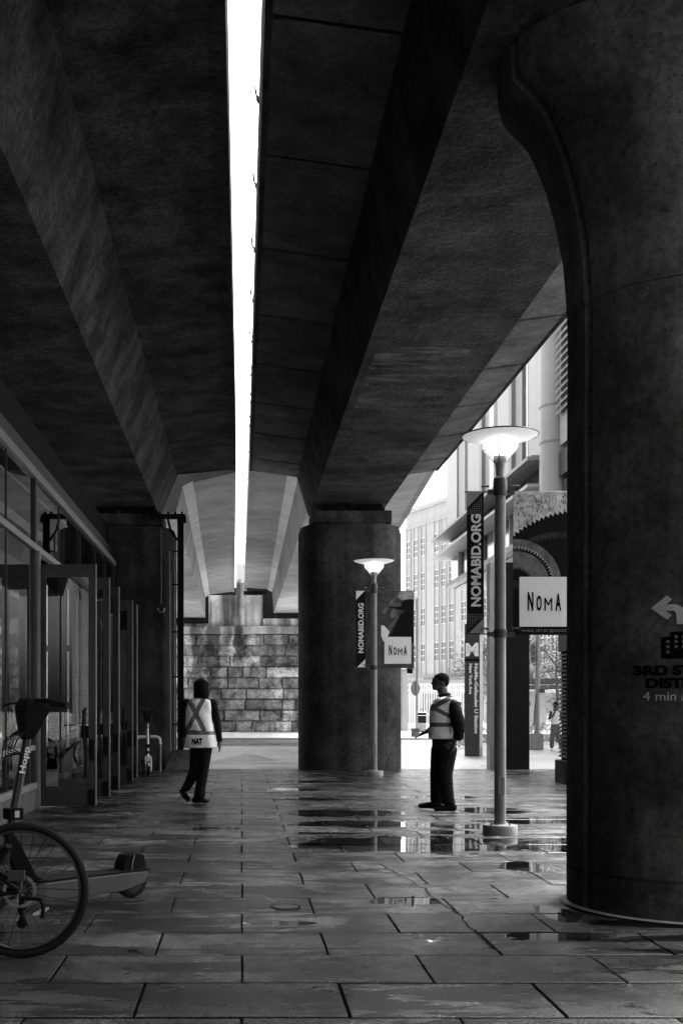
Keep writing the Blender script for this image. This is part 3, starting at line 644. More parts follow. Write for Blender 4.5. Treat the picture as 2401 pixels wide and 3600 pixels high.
lamp('lit disc lamp farther off, standing in front of the middle pier', *L2)

def strip_banner(label, X, Y, dots):
    t = thing('narrow_banner', label, 'banner', (X - .26, Y, 2.09), group='narrow web address banners on the lamps')
    x0, x1, z0, z1 = X - .345, X - .17, 2.095, 3.565
    q = BW(t); q.box(x0, x1, Y - .006, Y + .006, z0, z1); q.build('cloth', M['bannerdark'])
    q = BW(t); yy = Y - .0095
    q.add([(x0 - .001, yy, z1 + .001), (x0 - .001, yy, z1 - .17), (x1 - .01, yy, z1 + .001)], [(0,1,2)]); q.build('pale_corner', M['bannergrey'] if dots else M['paper']); q = BW(t); q.add([(x1 + .001, yy, z0 - .001), (x1 + .001, yy, z0 + .155), (x0 + .02, yy, z0 - .001)], [(0,1,2)])
    q.build('pale_corner', M['bannergrey'] if dots else M['paper'])
    q = BW(t); add_text(q, 'NOMABID.ORG', lambda u, v, d: (x0 + .145 - v * .105, Y - .009 - d, 2.37 + u * .96), .035); q.build('lettering', M['letter'])
    if dots:
        q = BW(t)
        for zz0, zz1, top in ((z1 - .23, z1 - .02, True), (z0 + .02, z0 + .21, False)):
            zz = zz0
            while zz < zz1:
                xx = x0 + .015
                while xx < x1 - .01:
                    f = (xx - x0) / (x1 - x0)
                    ok = (zz < z1 - .17 * (1 - f) - .02) if top else (zz > z0 + .155 * f + .02)
                    if ok: q.add([(xx-.004, yy, zz-.004), (xx+.004, yy, zz-.004), (xx+.004, yy, zz+.004), (xx-.004, yy, zz+.004)], [(0,1,2,3)])
                    xx += .019
                zz += .019
        q.build('dot_pattern', M['bannergrey'])
strip_banner('narrow black banner with upright lettering and dotted ends on the nearer lamp', *L1, True)
strip_banner('narrow black banner with white corner tips on the farther lamp', *L2, False)

def noma_letters(q, x0, z0, wd, y):
    """four condensed letters of stepped height, bottoms level"""
    spec = [('N', 0, .165, .260), ('O', .26, .155, .212), ('M', .50, .235, .178), ('A', .83, .17, .242)]
    for ch, a, w_, h in spec:
        add_text(q, ch, lambda u, v, d: (x0 + (a + u * w_) * wd, y - d, z0 + v * h * wd * 2.17), .0 if ch == 'M' else .03)

def art_banner(label, X, Y, kind):
    t = thing('art_banner', label, 'banner', (X + .45, Y, 2.09), group='wide art banners on the lamps')
    x0, x1, z0, z1 = X + .135, X + .765, 2.075, 3.565; yy = Y - .009
    q = BW(t); q.box(x0, x1, Y - .006, Y + .006, z0, z1); q.build('cloth', [M['bannerdark'], M['bannergrey']][0] if kind else M['art0'])
    if kind:
        # serrated feather-like arcs
        tones = [M['art6'], M['art3'], M['art4'], M['art2'], M['art3'], M['art4']]
        bands = [((x0 + .715, 2.25), 1.10, 2.2, 0, 90), ((x0 + .5, 2.35), .72, .80, 1, 70), ((x0 + .03, 2.6), .38, .47, 5, 44), ((x0 + .03, 2.6), .36, .40, 3, 44), ((x0 + .03, 2.6), .15, .345, 2, 24), ((x0 - .02, 2.45), .10, .20, 4, 20)]
        for (c_, r0, r1, ti, nt_) in bands:
            q = BW(t); n = nt_ * 6
            def P(a, r):
                xx = min(max(c_[0] + r * math.cos(a), x0), x1); zz = min(max(c_[1] + r * math.sin(a), z0), z1); return (xx, yy - .0006 * ti, zz)
            for i in range(n):
                a0, a1 = math.pi * 1.3 * i / n - .4, math.pi * 1.3 * (i + 1) / n - .4
                s0 = .035 * abs((i % 6) / 3 - 1); s1 = .035 * abs(((i + 1) % 6) / 3 - 1) if (i + 1) % 6 else .035
                q.add([P(a0, r0 + s0), P(a0, r1), P(a1, r1), P(a1, r0 + s1)], [(0,1,2,3)])
            q.build('painted_arc', tones[ti])
        q = BW(t); rnd = random.Random(21)
        for i in range(900):      # small feather scales
            a = rnd.uniform(1.2, 2.6); r = rnd.uniform(1.14, 1.7); xx = x0 + .715 + r * math.cos(a); zz = 2.25 + r * math.sin(a); e = rnd.uniform(.006, .013)
            if x0 + .02 < xx < x1 - .02 and zz < z1 - .03: q.add([(xx, yy - .001, zz - 2 * e), (xx + e, yy - .001, zz), (xx, yy - .001, zz + 1.3 * e), (xx - e * .8, yy - .001, zz)], [(0,1,2,3)], rnd.randrange(2))
        tag(q.build('painted_scales', [M['art4'], M['art2']]), kind='stuff')
        q = BW(t); q.box(x0 - .001, x1 + .001, yy - .003, yy, z0 - .001, 2.155); q.build('caption_strip', M['bannerdark'])
        q = BW(t); add_text(q, 'MURAL ART BY @HOXXOH', lambda u, v, d: (x0 + .09 + u * .5, yy - .006 - d * .3, 2.098 + v * .034), .0); q.build('caption', M['bannergrey'])
    else:
        def sh(L_, m, k, nm='painted_shape'):
            q = BW(t); q.add([(x0 + (x - 650) / 745 * (x1 - x0), yy - .0006 * k, z1 - (z - 120) / 1700 * (z1 - z0)) for x, z in L_], [tuple(range(len(L_)))]); q.build(nm, m)
        sh([(1030,150),(1120,115),(1393,115),(1393,330),(1300,295),(1120,330),(1040,260)], M['art2'], 1)
        sh([(680,560),(960,240),(1060,150),(1080,170),(850,480),(720,640)], M['art4'], 1)
        sh([(700,430),(1100,385),(1100,450),(1000,490),(800,470)], M['art5'], 2)
        sh([(860,640),(900,520),(980,510),(1010,600),(1000,690),(870,750)], M['art2b'], 2)
        sh([(700,450),(950,470),(1110,460),(1110,380),(1200,310),(1393,300),(1393,1250),(830,1150),(960,900),(1080,640),(1200,560),(950,510)], M['bannerdark'], 3)
        sh([(652,880),(720,880),(842,1020),(790,1140),(700,1240),(652,1100)], M['paper'], 3)
        sh([(790,1140),(842,1020),(960,820),(1130,620),(1000,700),(780,950),(700,890)], M['art5'], 2)
        q = BW(t); q.box(x1 - .13, x1 - .02, Y - .007, Y + .005, z0 - .10, z0 - .002); q.build('tag', M['bannerdark'])
    s0 = x0 + .062; s1 = s0 + .518
    q = BW(t); q.box(s0, s1, yy - .006, yy - .002, 2.16, 2.678); q.build('white_square', M['paper'], bevel=.0015)
    q = BW(t); noma_letters(q, s0 + .088, 2.325, .345, yy - .0085); q.build('lettering', M['ink'])
for k, v in (('art0', .07), ('art2', .34), ('art2b', .16), ('art3', .035), ('art4', .15), ('art5', .11), ('art6', .55)): M[k] = mat('banner_print_' + k[3:], v, .7, var=.35, scale=9)
art_banner('wide banner of serrated arcs above a white square on the nearer lamp', *L1, 1)
art_banner('wide banner of dark painted shapes above a white square on the farther lamp', *L2, 0)

# ================================================================ BICYCLE (rear wheel in view)
def bicycle():
    t = thing('bicycle', 'black bicycle cut off by the left edge, rear wheel with a white spoke reflector', 'bicycle', (-1.162, 5.99, 0))
    hx, hy, hz = -1.162, 5.99, .358
    def wheel(cx, rear, yaw=0):
        Q = lambda r, a, dy=0: (cx + r * math.cos(a), hy + dy, hz + r * math.sin(a))
        q = BW(t); q.tube([Q(.3365, 2*math.pi*i/72) for i in range(72)], .0215, 12, closed=True); wh = q.build('wheel', M['rubber'], smooth=True)
        q = BW(t)
        for dy in (-.011, .011): q.tube([Q(.309, 2*math.pi*i/72, dy) for i in range(72)], .0045, 8, closed=True)
        q.tube([Q(.312, 2*math.pi*i/72) for i in range(72)], .009, 8, closed=True); q.build('rim', M['dark'], wh, smooth=True)
        q = BW(t)
        for i in range(28):
            a = 2*math.pi*i/28; a2 = a + (.5 if i % 4 < 2 else -.5); sd = .022 if i % 2 else -.022
            q.tube([Q(.028, a2, sd), Q(.304, a, 0)], .0020, 5)
        q.build('spokes', M['black'], wh)
        q = BW(t); q.tube([(cx, hy - .05, hz), (cx, hy + .05, hz)], .018, 14); q.tube([(cx, hy - .065, hz), (cx, hy + .065, hz)], .008, 10)
        for dy in (-.028, .028): q.tube([(cx, hy + dy - .003, hz), (cx, hy + dy + .003, hz)], .03, 18)
        q.build('hub', M['dark'], wh, smooth='auto')
        if rear:
            q = BW(t); n = 60        # slotted brake disc on the camera side
            for i in range(n):
                a0, a1 = 2*math.pi*i/n, 2*math.pi*(i + (.72 if i % 5 else .4))/n
                q.add([Q(.072, a0, -.040), Q(.088, a0, -.040), Q(.088, a1, -.040), Q(.072, a1, -.040), Q(.072, a0, -.037), Q(.088, a0, -.037), Q(.088, a1, -.037), Q(.072, a1, -.037)],
                      [(0,1,2,3),(7,6,5,4),(0,4,5,1),(1,5,6,2),(2,6,7,3),(3,7,4,0)])
            for i in range(6): a = 2*math.pi*i/6; q.tube([Q(.02, a, -.038), Q(.074, a + .35, -.038)], .004, 6)
            q.build('brake_disc', M['steel'], wh)
            q = BW(t)
            for k, r in enumerate((.05, .044, .038, .032)): q.tube([(cx, hy + .03 + k*.005, hz), (cx, hy + .034 + k*.005, hz)], r, 24)
            q.build('sprocket', M['dark'], wh)
            q = BW(t)   # long spoke reflector lower right
            a = R(-50); c0, c1 = Q(.145, R(-64), -.012), Q(.175, R(-33), -.012)
            d = Vector(c1) - Vector(c0); nn = Vector((-d.z, 0, d.x)).normalized() * .010
            c0, c1 = Vector(c0), Vector(c1); q.loft([[c0+nn*.35, c0+nn*.35+Vector((0,.01,0)), c0-nn*.35+Vector((0,.01,0)), c0-nn*.35], [c0.lerp(c1,.25)+nn, c0.lerp(c1,.25)+nn+Vector((0,.01,0)), c0.lerp(c1,.25)-nn+Vector((0,.01,0)), c0.lerp(c1,.25)-nn],
                [c0.lerp(c1,.8)+nn, c0.lerp(c1,.8)+nn+Vector((0,.01,0)), c0.lerp(c1,.8)-nn+Vector((0,.01,0)), c0.lerp(c1,.8)-nn], [c1+nn*.35, c1+nn*.35+Vector((0,.01,0)), c1-nn*.35+Vector((0,.01,0)), c1-nn*.35]]); q.build('reflector', M['refl'], wh)
    wheel(hx, True); wheel(hx - 1.03, False)
    bb = (hx - .43, hy, .29); st = (hx - .60, hy, .80); hd = (hx - .86, hy, .86); hd2 = (hx - .895, hy, .72)
    q = BW(t)
    q.tube([bb, st], .016, 12); q.tube([st, hd], .017, 12); q.tube([bb, hd2], .022, 12); q.tube([(hd[0]+.01, hy, .92), hd2], .02, 12); q.tube([bb, (bb[0], hy-.01, .29)], .03, 12)
    for dy in (-.055, .055):
        q.tube([(bb[0] + .03, hy + dy * .5, .29), (hx - .2, hy + dy, .325), (hx, hy + dy, hz)], .011, 10)
        q.tube([(st[0] + .01, hy + dy * .3, .76), (hx, hy + dy, hz)], .009, 10); q.tube([(hd2[0] - .005, hy + dy, .68), (hx - 1.03, hy + dy, hz)], .013, 10)
    q.build('frame', M['black'], smooth='auto')
    q = BW(t); q.box(hx - .055, hx + .03, hy - .062, hy - .04, hz + .055, hz + .11); q.tube([(hx - .06, hy - .06, hz + .09), (hx - .25, hy - .04, hz + .16)], .005, 6); q.build('brake_caliper', M['dark'], bevel=.004)
    q = BW(t); q.tube([(hx + .0, hy + .07, hz - .02), (hx - .02, hy + .075, hz - .12), (hx + .01, hy + .072, hz - .20)], [.016, .012, .016], 8)
    for dz in (-.10, -.19): q.tube([(hx - .01, hy + .066, hz + dz), (hx - .01, hy + .074, hz + dz)], .027, 14)
    q.build('derailleur', M['black'])
    q = BW(t); q.tube([(hx + .02, hy - .07, hz - .03), (hx + .12, hy - .09, hz - .035), (hx + .135, hy - .10, hz - .07), (hx + .13, hy - .10, hz - .13)], [.012, .010, .010, .012], 8); q.build('kickstand', M['black'])
    q = BW(t); q.loft([[(st[0] - .17, hy - .02, .93), (st[0] - .17, hy + .02, .93), (st[0] - .17, hy + .02, .955), (st[0] - .17, hy - .02, .955)], [(st[0] + .1, hy - .075, .92), (st[0] + .1, hy + .075, .92), (st[0] + .1, hy + .06, .965), (st[0] + .1, hy - .06, .965)]]); q.tube([st, (st[0] - .02, hy, .93)], .013, 10); q.build('saddle', M['rubber'], bevel=.01)
    q = BW(t); q.tube([(hd[0] + .02, hy - .29, 1.0), (hd[0] - .04, hy - .05, 1.0), (hd[0] - .04, hy + .05, 1.0), (hd[0] + .02, hy + .29, 1.0)], .013, 10); q.tube([(hd[0] - .02, hy, .9), (hd[0] - .04, hy, 1.0)], .016, 10); q.build('handlebar', M['black'])
    q = BW(t); q.tube([(bb[0], hy + .05, .29), (bb[0], hy + .056, .29)], .075, 28); q.tube([(bb[0], hy + .06, .29), (bb[0] + .1, hy + .06, .16)], .01, 8); q.tube([(bb[0], hy - .06, .29), (bb[0] - .1, hy - .06, .42)], .01, 8)
    q.box(bb[0] + .06, bb[0] + .14, hy + .06, hy + .15, .14, .165); q.box(bb[0] - .14, bb[0] - .06, hy - .15, hy - .06, .41, .435); q.build('crankset', M['black'])
M['refl'] = mat('spoke_reflector', .75, .35)
bicycle()

# ================================================================ SCOOTERS
def scooter(label, loc, rz, wrap=False, scale=1.0, text=True, grp='hire scooters'):
    """local x runs from the rear wheel (0) to the front (negative x = forward)"""
    t = thing('electric_scooter', label, 'scooter', loc, rz, group=grp, world=False); t.scale = (scale,) * 3
    wb = .93; wr = .112
    body = M['scooter']
    def wheel(x):
        q = BW(t); q.tube([(x + (wr - .026) * math.cos(a), 0, wr + (wr - .026) * math.sin(a)) for a in [2*math.pi*i/40 for i in range(40)]], .026, 12, closed=True); wh = q.build('wheel', M['rubber'], smooth=True)
        q = BW(t); q.tube([(x, -.028, wr), (x, .028, wr)], wr - .04, 24); q.build('hub', M['dark'], wh, smooth='auto')
    wheel(0); wheel(-wb)
    q = BW(t)   # pale side panels of the deck, tapering up to the rear axle
    q.loft([[(x, -wy, z0), (x, wy, z0), (x, wy, z1), (x, -wy, z1)] for x, wy, z0, z1 in ((.075, .07, .145, .165), (.05, .075, .10, .168), (-.05, .085, .075, .168), (-.12, .088, .062, .166), (-.62, .088, .055, .158), (-.70, .05, .075, .16))])
    q.build('deck', body, bevel=.006)
    q = BW(t); q.loft([[(x, -.078, z), (x, .078, z), (x, .078, z + .012), (x, -.078, z + .012)] for x, z in ((.09, .170), (-.66, .160))]); q.build('deck_mat', M['rubber'])
    q = BW(t); q.loft([[(x, -.062, .176), (x, .062, .176), (x, .05, h), (x, -.05, h)] for x, h in ((.075, .21), (.06, .265), (.0, .275), (-.06, .27), (-.085, .225), (-.09, .18))]); q.build('rear_fender', M['black'], bevel=.012)
    q = BW(t); q.tube([(-.035, -.063, .18), (-.03, -.062, .22), (-.01, -.055, .27)], .004, 6); q.build('fender_edge', M['steel'])
    q = BW(t); q.box(.072, .092, -.05, .05, .12, .15); q.build('tail_light', M['dark'])
    q = BW(t); q.loft([[(x, -wy, z0), (x, wy, z0), (x, wy, z1), (x, -wy, z1)] for x, wy, z0, z1 in ((-.60, .05, .09, .17), (-.66, .045, .085, .20), (-.76, .035, .15, .40), (-.80, .03, .28, .46), (-.84, .028, .33, .47))]); q.build('neck', M['black'], bevel=.01)
    top = Vector((-.665, 0, 1.16)); bot = Vector((-.845, 0, .28))
    ax = (top - bot)
    def A(f): return bot + ax * f
    q = BW(t); q.tube([A(0), A(.12), A(.14), A(1)], [.032, .032, .026, .024], 16); q.build('stem', M['black2'], smooth='auto')
    q = BW(t); c = A(.32); q.box(c.x - .045, c.x + .045, -.045, .045, c.z - .032, c.z + .032); fb = q.build('folding_latch', M['black'], bevel=.006)
    q = BW(t); q.box(c.x - .012, c.x + .016, -.049, -.046, c.z - .02, c.z + .018); q.build('latch_button', M['offwhite'], fb)
    q = BW(t)
    for dy in (-.05, .05): q.tube([(bot.x, dy, .36), (-.90, dy, .30), (-wb, dy, wr)], .014, 10)
    q.tube([(bot.x, -.05, .36), (bot.x, .05, .36)], .018, 8); q.tube([bot, (bot.x - .005, 0, .36)], .03, 10); q.build('fork', M['black'])
    q = BW(t); q.tube([(-wb + .13 * math.cos(R(a)), 0, wr + .13 * math.sin(R(a))) for a in range(20, 150, 15)], .02, 8); q.build('front_fender', M['black'])
    q = BW(t); hb = A(1.0); q.tube([(hb.x + .06, -.30, hb.z + .02), (hb.x + .01, -.16, hb.z + .045), (hb.x - .01, 0, hb.z + .045), (hb.x + .01, .16, hb.z + .045), (hb.x + .06, .30, hb.z + .02)], .014, 10)
    h = q.build('handlebar', M['black'])
    for sy in (-1, 1):
        q = BW(t); q.tube([(hb.x + .025, sy * .19, hb.z + .036), (hb.x + .062, sy * .31, hb.z + .018)], .020, 12); q.build('grip', M['rubber'], h)
        q = BW(t); q.tube([(hb.x - .01, sy * .12, hb.z + .035), (hb.x - .06, sy * .17, hb.z + .03), (hb.x - .06, sy * .26, hb.z + .015)], .006, 6); q.build('brake_lever', M['black'], h)
    q = BW(t); q.loft([[(p.x - r1, -r2, p.z), (p.x + r1, -r2, p.z), (p.x + r1, r2, p.z), (p.x - r1, r2, p.z)] for p, r1, r2 in ((A(.80), .03, .03), (A(.88), .055, .05), (A(.95), .075, .06), (A(1.02), .085, .075), (A(1.07), .07, .06))]); q.build('head_unit', M['black'], bevel=.01)
    q = BW(t)
    for k in range(5): q.tube([(top.x - .05, .02 * k - .04, 1.05), (top.x - .12 - .01 * k, .02 * k - .04, .98), (top.x - .14 - .008 * k, .02 * k - .04, .93 - .012 * k), (top.x - .08, .02 * k - .04, .90)], .005, 6)
    q.build('cable', M['rubber'])
    if text:
        q = BW(t)
        n = ax.normalized(); side = Vector((n.z, 0, -n.x))
        add_text(q, 'Hopp', lambda u, v, d: A(.58) + n * (u * .155) + side * ((.5 - v) * .046) + Vector((0, -.0262 - d, 0)), .03); q.build('lettering', M['letter'])
    return t
# big scooter: rear wheel toward the room, head turned toward the glass front
scooter('dark scooter with a pale deck and pale maker lettering up its stem, behind the bicycle', (-.765, 7.88, 0), R(37), scale=1.13)
M['scooter2'] = M['offwhite']
sm = scooter('small scooter parked against the white rack by the left pier', (-1.95, 22.7, 0), R(100), text=False, scale=1.03)
for ch in sm.children:
    if ch.name.split('.')[0] in ('stem', 'fork', 'front_fender'): ch.data = ch.data.copy(); ch.data.materials[0] = M['offwhite']
t = thing('bike_rack', 'white wrapped hoop rack behind the small far scooter', 'rack', (-1.98, 23.75, 0))
q = BW(t); q.tube([(-2.24, 23.75, .0), (-2.24, 23.75, .62), (-2.22, 23.75, .68), (-2.16, 23.75, .705), (-1.78, 23.75, .705), (-1.72, 23.75, .68), (-1.70, 23.75, .62), (-1.70, 23.75, 0)], .028, 12); q.build('hoop', M['pole'], smooth=True)
q = BW(t); q.tube([(-2.235, 23.74, .60), (-2.21, 23.74, .68), (-2.15, 23.74, .70), (-1.99, 23.74, .702)], [.05, .05, .04, .03], 10); q.tube([(-1.9, 23.74, .705), (-1.78, 23.74, .705), (-1.715, 23.74, .67), (-1.70, 23.74, .55)], .034, 10); q.build('wrapping', M['white'])

# ================================================================ PEOPLE
def ellchain(bm, pts, step=.35):
    """pts: (x, y, z, rx, ry, rz) stations joined by overlapping ellipsoids"""
    P = [p if len(p) == 6 else (*p[:3], p[3], p[3], p[3]) for p in pts]
    out = []
    for a, b_ in zip(P[:-1], P[1:]):
        d = math.dist(a[:3], b_[:3]); n = max(1, int(d / (min(min(a[3:]), min(b_[3:])) * step)))
        for i in range(n): out.append([lerp(a[k], b_[k], i / n) for k in range(6)])
    out.append(list(P[-1]))
    for p in out:
        bmesh.ops.create_icosphere(bm, subdivisions=2, radius=1.0, matrix=Matrix.Translation(p[:3]) @ Matrix.Diagonal((p[3], p[4], p[5], 1)))
def blob(name, chains, voxel, m, parent, smooth_it=4):
    bm = bmesh.new()
    for c_ in chains: ellchain(bm, c_)
    me = bpy.data.meshes.new('tmp'); bm.to_mesh(me); bm.free(); ob = bpy.data.objects.new('tmp', me); COL.objects.link(ob)
    r = ob.modifiers.new('r', 'REMESH'); r.mode = 'VOXEL'; r.voxel_size = voxel; r.use_smooth_shade = True
    s_ = ob.modifiers.new('s', 'SMOOTH'); s_.iterations = smooth_it; s_.factor = .5
    dg = bpy.context.evaluated_depsgraph_get(); dg.update(); nm = bpy.data.meshes.new_from_object(ob.evaluated_get(dg)); bpy.data.objects.remove(ob); bpy.data.meshes.remove(me)
    nm.name = name; nm.materials.clear(); nm.materials.append(m); nm.polygons.foreach_set('use_smooth', [True] * len(nm.polygons))
    o = bpy.data.objects.new(name, nm); COL.objects.link(o); o.parent = parent; return o
def shell(rings, n=40, p=2.4):
    """rings: (z, cx, cy, rx, ry) -> closed superellipse body"""
    out = []
    for (z, cx, cy, rx, ry) in rings:
        rr = []
        for k in range(n):
            a = 2*math.pi*k/n; c_, s_ = math.cos(a), math.sin(a)
            rr.append((cx + rx * math.copysign(abs(c_) ** (2/p), c_), cy + ry * math.copysign(abs(s_) ** (2/p), s_), z))
        out.append(rr)
    return out
def dense(rings, k=5):
    out = []
    for a, b_ in zip(rings[:-1], rings[1:]):
        for i in range(k): out.append(tuple(lerp(a[j], b_[j], i / k) for j in range(5)))
    out.append(rings[-1]); return out
def vest(rings, stripe, parent, name='safety_vest', wr=.016):
    q = B(); rg = shell(dense(rings, 16), 128); rnd = random.Random(4)
    rg = [[Vector(p) + Vector((noise.noise(Vector(p) * 9), noise.noise(Vector(p) * 9 + Vector((5,5,5))), 0)) * wr for p in r] for r in rg]
    q.loft(rg)
    for i, f in enumerate(q.f):
        c_ = sum((q.v[j] for j in f), Vector()) / len(f)
        if len(f) == 4 and stripe(c_): q.m[i] = 1
    return q.build(name, [M['vest'], M['tape']], parent, smooth=True)

# --- person seen from behind, striding to the right
pl = thing('person', 'person with bobbed dark hair walking away in a white vest with crossed grey tape', 'person', (-.625, 15.6, 0), world=False)
blob('body', [
    [(.072, .01, 1.610, .078, .092, .105)], [(.055, .03, 1.54, .055, .06, .05), (.05, .02, 1.47, .048, .05, .05), (.045, 0, 1.40, .075, .07, .05)],
    [(-.13, 0, 1.375, .06), (.045, 0, 1.36, .12, .09, .07), (.21, 0, 1.375, .06)], [(.045, 0, 1.34, .15, .095, .08), (.045, .0, 1.05, .145, .10, .08), (.05, 0, .88, .16, .11, .09)],
    [(.225, 0, 1.365, .052), (.285, .02, 1.11, .042), (.315, -.02, .87, .030)], [(-.135, 0, 1.365, .052), (-.185, .02, 1.12, .042), (-.165, -.07, .92, .030)],
    [(.318, -.02, .83, .028, .036, .045), (.322, -.02, .79, .022, .038, .035)],
    [(.316, -.052, .77, .0085), (.312, -.055, .735, .008), (.306, -.048, .715, .007)], [(.322, -.03, .765, .009), (.320, -.03, .725, .008), (.312, -.026, .703, .007)],
    [(.326, -.008, .765, .009), (.325, -.008, .727, .008), (.317, -.006, .706, .007)], [(.326, .012, .77, .008), (.325, .012, .738, .007), (.318, .012, .72, .006)],
    [(.306, -.05, .83, .011), (.292, -.062, .79, .009), (.288, -.06, .765, .008)],
    [(-.165, -.08, .88, .026, .034, .04), (-.165, -.085, .84, .022, .034, .03)],
    [(-.165, -.11, .82, .008), (-.168, -.11, .785, .007)], [(-.165, -.095, .815, .008), (-.168, -.095, .775, .007)], [(-.165, -.078, .815, .008), (-.168, -.078, .777, .007)], [(-.165, -.062, .82, .008), (-.168, -.062, .79, .007)],
    [(.09, 0, .82, .09), (.085, 0, .45, .055), (.045, 0, .10, .042)], [(.01, .02, .82, .09), (-.03, .06, .45, .055), (-.15, .04, .19, .042)],
    [(.0, .062, 1.60, .014), (-.012, .075, 1.585, .016)], [(.02, .06, 1.555, .03)]], .009, M['skin'], pl)
blob('hair', [[(.066, -.005, 1.625, .108, .11, .095), (.068, -.02, 1.58, .110, .10, .09), (.075, -.03, 1.52, .106, .09, .07), (.078, -.03, 1.475, .102, .085, .03)], [(-.005, -.03, 1.52, .03, .05, .06), (-.012, -.03, 1.47, .028, .05, .03)], [(.15, -.0, 1.5, .03, .06, .07)]], .010, M['hair'], pl, 3)
blob('jacket', [[(-.135, 0, 1.372, .068), (.045, 0, 1.37, .13, .095, .06), (.215, 0, 1.372, .068)], [(.045, 0, 1.33, .16, .10, .06), (.045, 0, 1.0, .16, .105, .06), (.05, 0, .86, .18, .12, .05)],
    [(.228, 0, 1.36, .066), (.262, .01, 1.22, .060), (.290, .02, 1.10, .055), (.320, -.02, .875, .042)], [(-.14, 0, 1.36, .066), (-.19, .02, 1.12, .056), (-.168, -.07, .93, .042)], [(.05, 0, 1.415, .065, .06, .035)]], .010, M['cloth'], pl)
blob('trousers', [[(.05, 0, .86, .175, .12, .07), (.06, 0, .78, .165, .12, .08)], [(.115, -.01, .76, .112, .11, .1), (.098, 0, .45, .078, .085, .08), (.06, 0, .22, .077, .085, .06), (.045, 0, .10, .085, .09, .04)],
    [(.015, .02, .76, .105, .11, .1), (-.02, .06, .45, .082, .085, .08), (-.09, .06, .30, .072, .075, .06), (-.145, .045, .20, .068, .07, .04)]], .010, M['cloth'], pl)
blob('shoe', [[(-.02, 0, .045, .045, .042, .042), (.07, .01, .045, .05, .045, .04), (.13, .02, .032, .042, .042, .03)]], .008, M['shoe'], pl)
blob('shoe', [[(-.20, .04, .165, .035, .042, .045), (-.15, .04, .10, .045, .045, .045), (-.115, .04, .055, .035, .042, .035)]], .008, M['shoe'], pl)
def strL(c_):
    x, z = c_.x, c_.z
    if .945 < z < 1.005 - (x - .05) * .08 and x < .26: return True
    if c_.y > 0: return False
    a = abs((x - (.10 - (1.43 - z) * .52 * 1.0)) ) < .034 and z > 1.02 and True    # right shoulder down to the left
    b_ = abs((x - (-.10 + (1.43 - z) * .50))) < .034 and z > 1.0
    return a or b_
vL = vest([(1.452, .045, 0, .05, .05), (1.44, .045, 0, .10, .075), (1.42, .045, 0, .165, .095), (1.385, .045, 0, .193, .108), (1.32, .04, 0, .180, .118), (1.24, .035, 0, .178, .122), (1.12, .04, 0, .188, .128), (.976, .055, 0, .205, .135), (.86, .06, 0, .228, .145), (.775, .065, 0, .24, .15), (.765, .065, 0, .2, .12)], strL, pl)
q = B(); q.box(-.07, .10, -.158, -.153, .805, .915); q.build('name_patch', M['vest'], vL)
q = B(); add_text(q, 'NAT', lambda u, v, d: (-.055 + u * .145, -.160 - d, .815 + v * .088), .07); q.build('lettering', M['ink'], vL)

# --- person in profile facing left, hand out
pr = thing('person', 'man in profile facing left with one open hand out, by the nearer lamp', 'person', (2.517, 14.48, 0), world=False)
fy = .10
blob('body', [
    [(.016, 0, 1.662, .104, .082, .098)], [(-.035, 0, 1.60, .058, .058, .055), (-.058, 0, 1.565, .035, .04, .03)], [(-.075, 0, 1.67, .02, .04, .03)], [(-.086, 0, 1.645, .012), (-.102, 0, 1.622, .013, .013, .012)], [(-.086, 0, 1.592, .012, .02, .009)], [(-.083, 0, 1.573, .012, .02, .008)],
    [(.028, -.072, 1.635, .014, .010, .026)], [(.028, .072, 1.635, .014, .010, .026)],
    [(.025, 0, 1.56, .068, .062, .05), (.05, 0, 1.50, .068, .064, .04), (.08, 0, 1.44, .065, .075, .04)],
    [(.11, -.15, 1.41, .062), (.10, 0, 1.40, .09, .1, .07), (.11, .15, 1.41, .062)], [(.07, 0, 1.35, .13, .16, .08), (.04, 0, 1.08, .14, .155, .08), (.05, 0, .90, .13, .155, .08)],
    [(.135, -.20, 1.38, .055), (.19, -.225, 1.12, .045), (.155, -.215, .92, .033), (.14, -.21, .86, .03)],
    [(.11, .20, 1.37, .055), (.06, .245, 1.12, .045), (-.12, .21, 1.01, .032), (-.155, .205, .995, .028)],
    [(-.165, .205, .99, .034, .020, .028), (-.20, .205, .972, .030, .022, .022)],
    [(-.215, .188, .962, .0095), (-.250, .184, .945, .0085), (-.283, .182, .930, .0075)], [(-.215, .200, .958, .0095), (-.255, .198, .940, .0085), (-.292, .197, .923, .0075)],
    [(-.212, .213, .955, .0095), (-.250, .214, .937, .0085), (-.285, .215, .921, .0075)], [(-.206, .226, .955, .0085), (-.238, .230, .940, .0075), (-.262, .232, .928, .0065)],
    [(-.170, .190, 1.000, .012), (-.205, .180, 1.012, .010), (-.236, .176, 1.010, .0085)],
    [(.09, -.1, .80, .10), (.05, -.1, .48, .06), (.09, -.1, .1, .045)], [(.03, .1, .80, .10), (-.02, .1, .48, .06), (-.03, fy + .02, .1, .045)],
    [(.138, -.212, .83, .026, .032, .03), (.132, -.21, .80, .02, .03, .03)]] +
    [[(.118 + .0 * k, -.235 + .017 * k, .79, .0085), (.108, -.235 + .017 * k, .755, .008), (.092, -.233 + .017 * k, .735, .007)] for k in range(4)], .0085, M['skin'], pr)
blob('hair', [[(.028, 0, 1.674, .102, .086, .092)], [(.075, 0, 1.63, .045, .06, .05)], [(-.03, 0, 1.71, .04, .06, .035)]], .008, M['hair'], pr, 3)
